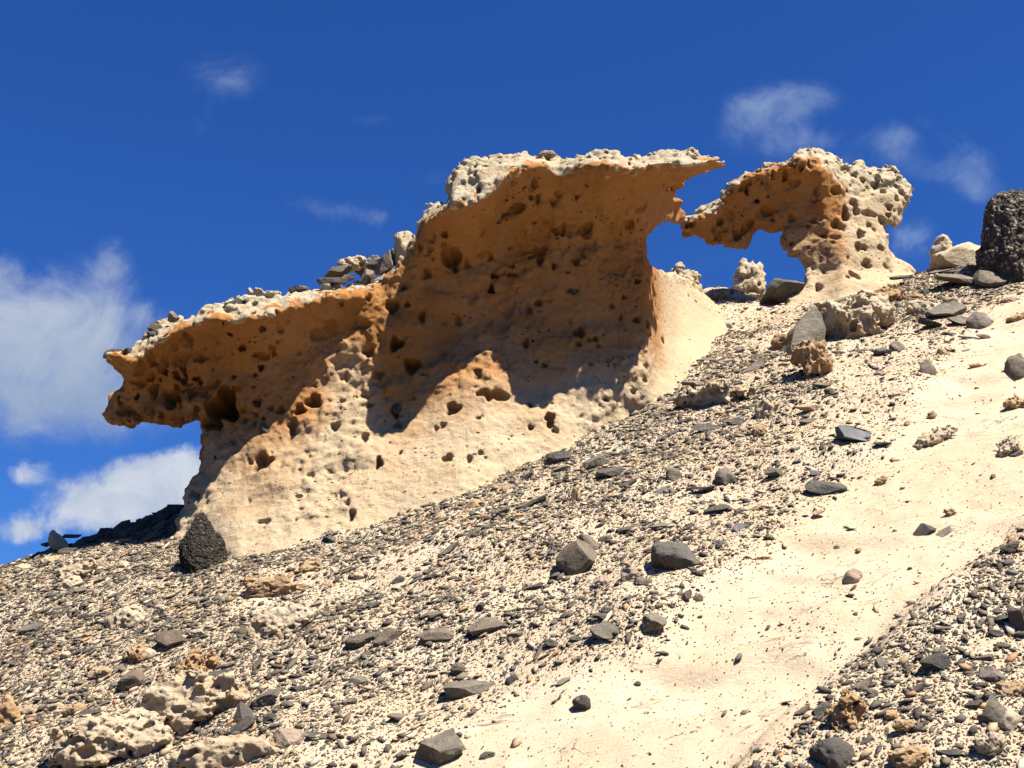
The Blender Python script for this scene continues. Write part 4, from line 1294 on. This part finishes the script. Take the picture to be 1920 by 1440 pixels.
# smaller ones, named by their look and neighbours: u, v, w, h, rot, shape, material
MORE = [
    (90, 1020, 24, 16, 10, 'block', 'b'), (135, 1005, 34, 10, 0, 'slab', 'd'), (300, 984, 34, 12, 35, 'slab', 'g'), (125, 1092, 50, 26, 10, 'pale', 'p'), (252, 1222, 50, 30, 20, 'pale', 'o'), (276, 1223, 28, 18, -6, 'round', 'p'),
    (62, 1177, 48, 20, 16, 'slab', 'g'), (120, 1138, 38, 14, 12, 'slab', 'g'), (578, 1058, 46, 22, 10, 'ragged', 'o'), (612, 1040, 24, 18, 20, 'block', 'o'), (621, 1013, 32, 26, 0, 'block', 'd'), (420, 1290, 56, 24, 6, 'pale', 'p'),
    (40, 1332, 42, 22, 6, 'pale', 'k'), (105, 1324, 38, 14, 0, 'smooth', 'p'), (136, 1328, 44, 16, 14, 'pale', 'o'), (165, 1336, 26, 20, 30, 'wedge', 'd'), (75, 1311, 22, 14, 0, 'block', 'd'), (596, 1381, 42, 18, -10, 'slab', 'd'),
    (525, 1398, 34, 18, -16, 'slab', 'g'), (400, 1265, 62, 16, 16, 'slab', 'd'), (1082, 922, 22, 28, 0, 'block', 'o'), (950, 916, 34, 16, 20, 'wedge', 'o'), (888, 945, 34, 24, 24, 'block', 'o'), (940, 960, 38, 20, 20, 'block', 'd'),
    (1137, 1012, 28, 22, 0, 'block', 'd'), (1185, 1068, 40, 36, 0, 'pale', 'k'), (1130, 1088, 42, 24, -4, 'pale', 'k'), (1207, 1090, 32, 22, 0, 'block', 'b'), (966, 1188, 32, 14, 6, 'slab', 'g'), (1080, 1201, 22, 24, 0, 'block', 'd'),
    (1036, 1206, 30, 22, -20, 'block', 'd'), (963, 1273, 28, 32, 30, 'block', 'd'), (668, 1278, 42, 26, 30, 'block', 'g'), (656, 1315, 28, 14, 10, 'slab', 'b'), (745, 1343, 38, 15, -6, 'slab', 'b'), (914, 1415, 30, 20, 14, 'block', 'd'),
    (755, 1412, 28, 14, 20, 'slab', 'g'), (1092, 1314, 36, 22, -14, 'round', 'd'), (1195, 1281, 14, 8, 16, 'round', 'd'), (700, 1135, 34, 18, 16, 'block', 'd'), (747, 1090, 22, 20, 30, 'block', 'd'), (840, 1028, 46, 18, 28, 'slab', 'g'),
    (882, 1004, 46, 15, 32, 'slab', 'b'), (820, 1151, 34, 14, 6, 'slab', 'b'), (902, 1136, 20, 18, 30, 'block', 'd'), (1131, 1155, 50, 17, 4, 'slab', 'd'), (1056, 1277, 28, 15, 10, 'wedge', 'g'), (858, 1251, 28, 18, 10, 'round', 'b'),
    (1265, 885, 30, 28, 20, 'round', 'b'), (1362, 887, 38, 30, -6, 'round', 'g'), (1455, 886, 42, 26, -18, 'block', 'g'), (1528, 888, 22, 18, 0, 'wedge', 'u'), (1320, 915, 46, 18, 0, 'slab', 'd'), (1431, 923, 32, 13, -4, 'slab', 'p'),
    (1398, 938, 22, 14, -20, 'block', 'd'), (1346, 954, 48, 20, 4, 'block', 'd'), (1391, 990, 38, 24, -6, 'wedge', 'u'), (1535, 960, 26, 12, 12, 'block', 'o'), (1428, 1047, 40, 10, 12, 'ragged', 'o'), (1572, 1027, 17, 12, 0, 'round', 'd'),
    (1680, 863, 22, 12, -10, 'ragged', 'o'), (1655, 897, 30, 14, 20, 'ragged', 'o'), (1782, 957, 24, 12, 10, 'ragged', 'o'), (1905, 851, 28, 14, 26, 'slab', 'd'), (1310, 1120, 20, 16, 0, 'round', 'b'), (1289, 1116, 22, 22, 30, 'block', 'b'),
    (1505, 1332, 34, 11, 26, 'slab', 'b'), (1637, 1297, 22, 16, 10, 'round', 'g'), (1540, 1330, 44, 22, 32, 'block', 'd'), (1672, 1340, 26, 19, 0, 'block', 'o'), (1702, 1358, 54, 18, -6, 'pale', 'o'), (1650, 1243, 30, 24, 30, 'block', 'g'),
    (1846, 1232, 38, 15, 10, 'slab', 'm'), (1866, 1186, 32, 17, 0, 'block', 'd'), (1780, 1410, 44, 18, 4, 'block', 'd'), (1896, 1026, 36, 28, 30, 'block', 'd'), (1840, 1101, 20, 13, 0, 'block', 'o'), (1826, 1320, 36, 18, 20, 'slab', 'd'),
    (1768, 1178, 30, 14, 12, 'block', 'b'), (1722, 1290, 32, 18, 30, 'slab', 'd'), (1786, 1310, 30, 15, 10, 'slab', 'g'), (1658, 1375, 30, 20, 40, 'slab', 'm'), (1502, 1395, 26, 18, 20, 'block', 'g'), (1625, 1390, 32, 16, 24, 'slab', 'd'),
    (1783, 625, 34, 9, -6, 'slab', 'd'), (1815, 632, 40, 9, -8, 'slab', 'u'), (1760, 634, 36, 10, 0, 'pale', 'p'), (1843, 630, 26, 12, -10, 'block', 'm'), (1558, 731, 22, 14, 0, 'round', 'g'), (1543, 722, 38, 9, 0, 'slab', 'g'), (1655, 831, 32, 14, -4, 'slab', 'd'),
    (1300, 718, 42, 14, 0, 'slab', 'm'), (1415, 690, 42, 22, 34, 'wedge', 'm'), (1330, 675, 42, 13, 4, 'slab', 'm'), (1386, 656, 22, 13, -10, 'block', 'm'), (1358, 609, 36, 15, 4, 'round', 'm'), (1425, 598, 13, 9, 0, 'block', 'd'), (1380, 791, 50, 20, 4, 'wedge', 'd'),
    (1325, 804, 52, 30, 0, 'wedge', 'd'), (1515, 789, 36, 13, 4, 'wedge', 'g'), (1278, 791, 46, 14, 22, 'slab', 'd'), (1345, 690, 34, 10, -4, 'slab', 'g'), (1811, 658, 24, 11, 14, 'wedge', 'm'), (1836, 683, 38, 8, 0, 'ragged', 'o'), (1757, 810, 96, 26, 22, 'ragged', 'p'),
    (1898, 830, 56, 36, 20, 'ragged', 'p'), (1906, 748, 44, 22, 24, 'ragged', 'o'), (1765, 658, 24, 20, 0, 'ragged', 'o'), (1908, 590, 40, 14, 10, 'ragged', 'o'), (1895, 560, 44, 14, 4, 'ragged', 'k'), (1745, 545, 40, 12, 4, 'block', 'd'), (1690, 520, 40, 10, 10, 'slab', 'd'),
    (1800, 508, 60, 12, 4, 'block', 'b'), (1830, 505, 36, 18, -30, 'slab', 'b'), (1760, 508, 46, 12, 8, 'block', 'g'), (1720, 552, 34, 14, 10, 'pale', 'o'), (1790, 560, 40, 10, -6, 'pale', 'k'), (1520, 760, 60, 12, -6, 'smooth', 'p'), (1600, 745, 30, 12, 0, 'block', 'p'),
    (1690, 735, 44, 13, 4, 'ragged', 'p'), (1750, 775, 20, 12, 30, 'ragged', 'o'), (1420, 805, 40, 18, 20, 'ragged', 'o'), (1260, 812, 40, 12, 26, 'slab', 'g'), (1215, 845, 34, 12, 20, 'slab', 'd'), (1180, 905, 40, 14, 24, 'slab', 'd'),
    (45, 1110, 28, 14, 10, 'block', 'd'), (40, 1062, 30, 14, 12, 'pale', 'p'), (90, 1048, 40, 16, 16, 'pale', 'p'), (130, 1032, 40, 16, 6, 'block', 'd'), (200, 1030, 34, 15, -4, 'block', 'b'), (230, 1058, 30, 18, -4, 'pale', 'p'), (185, 1055, 26, 20, 20, 'pale', 'k'), (180, 1010, 26, 12, 0, 'pale', 'p'),
    (105, 1120, 30, 12, 30, 'slab', 'u'), (150, 1108, 26, 18, 10, 'block', 'g'), (300, 1140, 34, 20, 14, 'pale', 'p'), (275, 1160, 22, 20, 0, 'block', 'b'), (255, 1185, 40, 14, 40, 'slab', 'd'), (75, 1205, 30, 16, 10, 'block', 'd'), (30, 1245, 34, 18, 12, 'block', 'd'), (95, 1270, 40, 12, 24, 'slab', 'd'),
    (20, 1165, 30, 16, 0, 'block', 'g'), (190, 1260, 40, 18, 24, 'pale', 'o'), (265, 1250, 34, 14, 26, 'pale', 'p'), (370, 1185, 34, 14, 4, 'pale', 'p'), (470, 1255, 60, 10, 44, 'slab', 'b'), (390, 1130, 22, 12, 10, 'block', 'b'), (455, 1180, 18, 22, 10, 'block', 'b'), (625, 1160, 26, 13, 12, 'block', 'g'),
    (610, 1215, 24, 12, 14, 'block', 'b'), (540, 1240, 36, 12, 20, 'slab', 'd'), (560, 1290, 26, 16, 10, 'block', 'd'), (505, 1345, 26, 18, 24, 'block', 'd'), (540, 1320, 22, 16, 0, 'block', 'd'), (760, 1020, 30, 12, 24, 'slab', 'd'), (830, 975, 28, 12, 26, 'slab', 'g'), (990, 890, 24, 12, 26, 'slab', 'd'),
    (1010, 935, 40, 11, 26, 'slab', 'd'), (985, 945, 40, 14, 28, 'slab', 'g'), (920, 1050, 26, 14, 16, 'block', 'g'), (1000, 1100, 36, 10, 10, 'slab', 'd'), (1040, 1080, 22, 14, 24, 'block', 'd'), (1150, 1050, 26, 10, 10, 'slab', 'd'), (985, 1095, 22, 16, 0, 'pale', 'k'), (1235, 985, 40, 12, 0, 'slab', 'g'),
    (1180, 990, 36, 10, 14, 'slab', 'd'), (1290, 1010, 22, 16, 10, 'block', 'd'), (1340, 1020, 24, 14, 30, 'block', 'd'), (1200, 940, 22, 10, 10, 'block', 'd'), (1240, 920, 30, 14, 24, 'wedge', 'u'), (1300, 960, 20, 12, 0, 'block', 'd'), (1430, 990, 18, 10, 0, 'block', 'd'),
]
LAND = [(1580, 520, "the rock arch"), (760, 900, "the long sandstone wall")]
ALL_PX = []
for (u, v, w, h, rot, shape, mk, name, cat, label, short) in HERO:
    if (u, v) in [(342, 1322), (195, 1392), (430, 1415), (522, 1165), (142, 1066), (228, 1162), (1345, 738), (508, 1098)]:
        kw0 = {'tilt': 30}
    else:
        kw0 = {}
    kw = kw0 or {'taper': True} if u == 378 else {'y': 12.35} if u == 1281 else {'y': 14.5} if (u, v) in ((1404, 530), (1402, 558)) else {}
    o = add_rock(name, u, v, w, h, rot, shape, MATS[mk], **kw)
    tag(o, label, cat, kind="thing" if name in ("rock_hump", "rock_ledge", "sandstone_outcrop", "pinnacle") else None)
    if name == 'split_stone':
        add_rock('broken_end', 1107, 1012, 26, 32, 47, 'brick', MATS[mk], parent=o)
    ALL_PX.append((u, v, max(w, h)))
    if short:
        LAND.append((u, v, short))
for (u, v, w, h, rot, shape, mk, label) in LEDGE:
    un, vn = np.array([u], np.float32), np.array([v + 8], np.float32)
    yy = float(bilin(WALL_FRONT, un, vn, STEP)[0])
    o = add_rock("ledge_stone", u, v, w, h, rot, shape, MATS[mk], y=yy + 0.10)
    tag(o, label, "stone", "stones lying on top of the wall")
    ALL_PX.append((u, v, max(w, h)))

# further mid-sized stones spread over the scree
DENS = np.array([(400, 1062, 1.2), (550, 1037, 1.0), (700, 1003, 1.2), (850, 957, 1.4), (950, 905, 1.4), (1060, 848, 1.4), (1180, 795, 1.2), (0, 1100, 1.2), (200, 1100, 1.2), (0, 1300, 1.1), (150, 1200, 1.2), (300, 1150, 1), (450, 1230, .9), (250, 1010, 1.5), (450, 1100, .8), (560, 1080, .45), (600, 1200, .95), (560, 1330, .6), (620, 1430, .25),
                 (700, 1050, 1.15), (850, 980, 1.25), (1000, 920, 1.2), (1150, 860, 1.1), (800, 1150, .9), (950, 1080, .8), (1100, 1000, .8), (1250, 950, .7), (1200, 1100, .5), (1050, 1180, .45), (800, 1280, .5), (950, 1300, .28),
                 (700, 1380, .33), (1000, 1400, .06), (850, 1420, .16), (1400, 900, .6), (1350, 1000, .5), (1500, 860, .3), (1400, 780, .5), (1300, 830, .7), (1350, 680, 1), (1420, 640, .8), (1400, 580, .22), (1300, 590, .1), (1270, 650, .05),
                 (1480, 700, .45), (1600, 720, .2), (1600, 660, .3), (1700, 650, .22), (1750, 760, .1), (1600, 780, .14), (1800, 600, .35), (1700, 560, 1.2), (1780, 520, 1.3), (1650, 530, .8), (1850, 500, 1), (1900, 600, .8), (1900, 700, .22),
                 (1860, 800, .12), (1900, 900, .25), (1750, 1200, 1.1), (1900, 1100, 1.2), (1800, 1300, 1.0), (1650, 1400, 1), (1500, 1420, .9), (1900, 1400, .85), (1600, 1340, 1)], float)


def density(u, v):
    out = np.zeros(u.shape)
    wt = np.zeros(u.shape)
    for (a, b, d) in DENS:
        k = 1 / (((u - a) ** 2 + (v - b) ** 2) / 900 + 1) ** 2
        out += k * d
        wt += k
    out /= wt
    cu, cv = np.clip(u, -3000, 5000), np.clip(v, -3000, 5000)
    di = seg_dist(cu.astype(np.float32), cv.astype(np.float32), CHUTE, True)
    sd = np.where(in_poly(cu, cv, CHUTE), di, -di)
    return out * (0.03 + 0.97 / (1 + np.exp((sd + 4) / 9)))


rm = np.random.default_rng(21)
need = 292 - len(HERO) - len(LEDGE) - len(MORE)
tries = 0
while need > 0 and tries < 20000:
    tries += 1
    u, v = rm.uniform(10, 1910), rm.uniform(560, 1430)
    if v < np.interp(u, [0, 340, 445, 560, 720, 860, 1060, 1200, 1345, 1700, 1920], [1060, 1010, 1060, 1040, 990, 950, 850, 790, 660, 560, 540]):
        continue
    dn = float(density(np.array([u]), np.array([v]))[0])
    if rm.random() > dn:
        continue
    w = rm.uniform(15, 21)
    if any((u - a) ** 2 + (v - b) ** 2 < (0.55 * s + 0.6 * w) ** 2 for a, b, s in ALL_PX) or any((u - a[0]) ** 2 + (v - a[1]) ** 2 < (0.5 * a[2] + 14) ** 2 for a in MORE):
        continue
    mk = str(rm.choice(list('gggddddbbbmpppok')))
    MORE.append((u, v, w, w * rm.uniform(.4, .75), rm.uniform(-5, 35), str(rm.choice(['block', 'block', 'slab', 'wedge'] if mk in 'gdbm' else ['pale', 'pale', 'block'])), mk))
    ALL_PX.append((u, v, w))
    need -= 1

SHW = dict(block='angular stone', slab='flat slab', round='rounded stone', pale='pitted rock', ragged='ragged rock', smooth='smooth rock', wedge='wedge-shaped stone')
used = {}
auto = []
for (u, v, w, h, rot, shape, mk) in MORE:
    size = "tiny" if w < 20 else "small" if w < 30 else "medium" if w < 44 else "large"
    cands = sorted(LAND, key=lambda L: (L[0] - u) ** 2 + 1.6 * (L[1] - v) ** 2)[:4]
    pick = None
    for (a, b, s) in cands:
        dx, dv = u - a, v - b
        if abs(dx) > 2.2 * abs(dv):
            rel = "right of" if dx > 0 else "left of"
        elif abs(dv) > 2.2 * abs(dx):
            rel = "below" if dv > 0 else "above"
        else:
            rel = ("below and " if dv > 0 else "above and ") + ("right of" if dx > 0 else "left of")
        far = math.hypot(dx, dv)
        rel = ("close " if far < 70 else "well " if far > 150 else "") + rel
        lab = f"{size} {CW[mk]} {SHW[shape]} {rel} {s}"
        if lab not in used:
            pick = lab
            break
    pick = pick or lab
    used[pick] = 1
    o = add_rock("stone" if mk in 'gdbum' else "sandstone_lump", u, v + .12 * h, w, h * .8, rot, shape, MATS[mk])
    tag(o, pick, "stone", GROUPS[mk])

# ------------------------------------------------------------------ loose gravel, far too many to count
def gravel(name, n, area, dfun, smin_, smax_, power, palette, weights, seed, label, flat=(.25, .62), sink=.2, octa=False):
    r = np.random.default_rng(seed)
    x = r.uniform(area[0], area[1], n)
    y = r.uniform(area[2], area[3], n)
    z = ground_z(x, y)
    u, v, d = project(x, y, z)
    e = y - np.interp(x, _ex, _ey)
    clump = vnoise(np.stack([x, y, z], -1).astype(np.float32), 3.0, 2)
    p = dfun(u, v, x, y, e) * np.clip(1 + 0.6 * clump + .45 * vnoise(np.stack([x, y * .6, z], -1).astype(np.float32), 1.1, 3), 0.15, 1.8) * (u > -520) * (u < 2480) * (v < (1560 if octa else 1680))
    k = (r.random(n) < p)
    x, y, z = x[k], y[k], z[k]
    n = len(x)
    s = np.minimum(smin_ * (1 - r.random(n)) ** (-1 / power), smax_)
    # a few stone shapes
    V0, F0 = ico(1)
    if octa:
        V0 = np.array([(1, 0, 0), (-1, 0, 0), (0, 1, 0), (0, -1, 0), (0, 0, 1), (0, 0, -1)], np.float32)
        F0 = np.array([(0, 2, 4), (2, 1, 4), (1, 3, 4), (3, 0, 4), (2, 0, 5), (1, 2, 5), (3, 1, 5), (0, 3, 5)], np.int32)
    nv = len(V0)
    shapes = []
    for q in range(40):
        V = V0 * r.uniform(.55, 1.2, (nv, 1)).astype(np.float32)
        for c_ in range(3):
            nn = r.normal(size=3)
            nn /= np.linalg.norm(nn)
            V = V - np.maximum(V @ nn - r.uniform(.45, .75), 0)[:, None] * nn
        shapes.append(V * np.array([r.uniform(1.0, 2.0), r.uniform(.65, 1.0), 1.0]))
    shapes = np.array(shapes, np.float32)
    pick = r.integers(0, 40, n)
    V = shapes[pick] * (s[:, None, None] * .5)
    V[:, :, 2] *= r.uniform(*flat, n)[:, None]
    yaw = r.normal(0.4, .7, n)
    ca, sa = np.cos(yaw), np.sin(yaw)
    X = V[:, :, 0] * ca[:, None] - V[:, :, 1] * sa[:, None]
    Y = V[:, :, 0] * sa[:, None] + V[:, :, 1] * ca[:, None]
    V = np.stack([X, Y, V[:, :, 2]], -1)
    # lie on the slope, tumbled a little
    eps = 0.05
    gx = (ground_z(x + eps, y) - ground_z(x - eps, y)) / (2 * eps)
    gy = (ground_z(x, y + eps) - ground_z(x, y - eps)) / (2 * eps)
    gx = np.clip(gx, .0, .55) + r.normal(0, .25, n)
    gy = np.clip(gy, .3, .95) * .8 + r.normal(0, .25, n)
    nz = 1 / np.sqrt(gx ** 2 + gy ** 2 + 1)
    Zt = V[:, :, 0] * gx[:, None] + V[:, :, 1] * gy[:, None]
    nrm = np.stack([-gx * nz, -gy * nz, nz], -1)
    W_ = np.stack([V[:, :, 0], V[:, :, 1], Zt], -1) + V[:, :, 2:3] * nrm[:, None, :]
    ctr = np.stack([x, y, z], -1) + nrm * (s * .22 * (1 - sink))[:, None]
    W_ = W_ + ctr[:, None, :]
    faces = (F0[None] + (np.arange(n) * nv)[:, None, None]).reshape(-1, 3)
    pal = np.array(palette, np.float32)
    ci = r.choice(len(pal), n, p=np.array(weights) / sum(weights))
    colr = pal[ci] * r.uniform(.75, 1.3, (n, 1))
    o = link_mesh(name, W_.reshape(-1, 3), faces, M_GRAVEL, smooth=False, attrs={"tint": np.repeat(colr, nv, 0)})
    tag(o, label, kind="stuff")
    return n


PAL = [(.06, .053, .045), (.10, .088, .07), (.15, .125, .092), (.125, .12, .115), (.18, .125, .092), (.56, .455, .31), (.50, .36, .22), (.44, .24, .11)]
WTS = [6, 7, 4.5, 1.5, 1.6, 3.5, 2.6, 1.2]


def d_main(u, v, x, y, e):
    ins = (u > -520) & (u < 2480) & (v < 1700) & (e < 0.35)
    out = np.zeros(u.shape)
    out[ins] = density(np.clip(u[ins], -100, 2020), np.clip(v[ins], 450, 1560))
    return out


def d_dark(u, v, x, y, e):
    k = np.interp(u, [-60, 120, 190, 330, 420, 470], [0, .1, 1, 1, .6, 0])
    return k * (e > np.interp(u, [180, 350], [-.25, -.75])) * (e < 0.9)


n1 = gravel("gravel", 390000, (-6.8, 8.0, 4.2, 15.3), d_main, .012, .055, 2.3, PAL, WTS, 5, "grey brown and cream gravel strewn over the slope")
n2 = gravel("grit", 1050000, (-6.8, 8.0, 4.2, 15.3), lambda *a: d_main(*a) * .9 + .034, .007, .014, 3.0, PAL, [6, 6, 3, 1, 1.2, 1.6, 1.5, .8], 6, "fine dark and cream chippings between the stones", octa=True)
n3 = gravel("dark_scree", 9000, (-4.4, -2.4, 9.5, 12.6), d_dark, .03, .13, 2.0, [(.04, .038, .036), (.07, .062, .055), (.10, .09, .08)], [4, 3, 1], 8, "black scree along the left skyline behind the wall", (.5, .9))
print("gravel", n1, n2, n3)
print("rocks", len(HERO) + len(LEDGE) + len(MORE), "labels shared", len(MORE) - len(used))
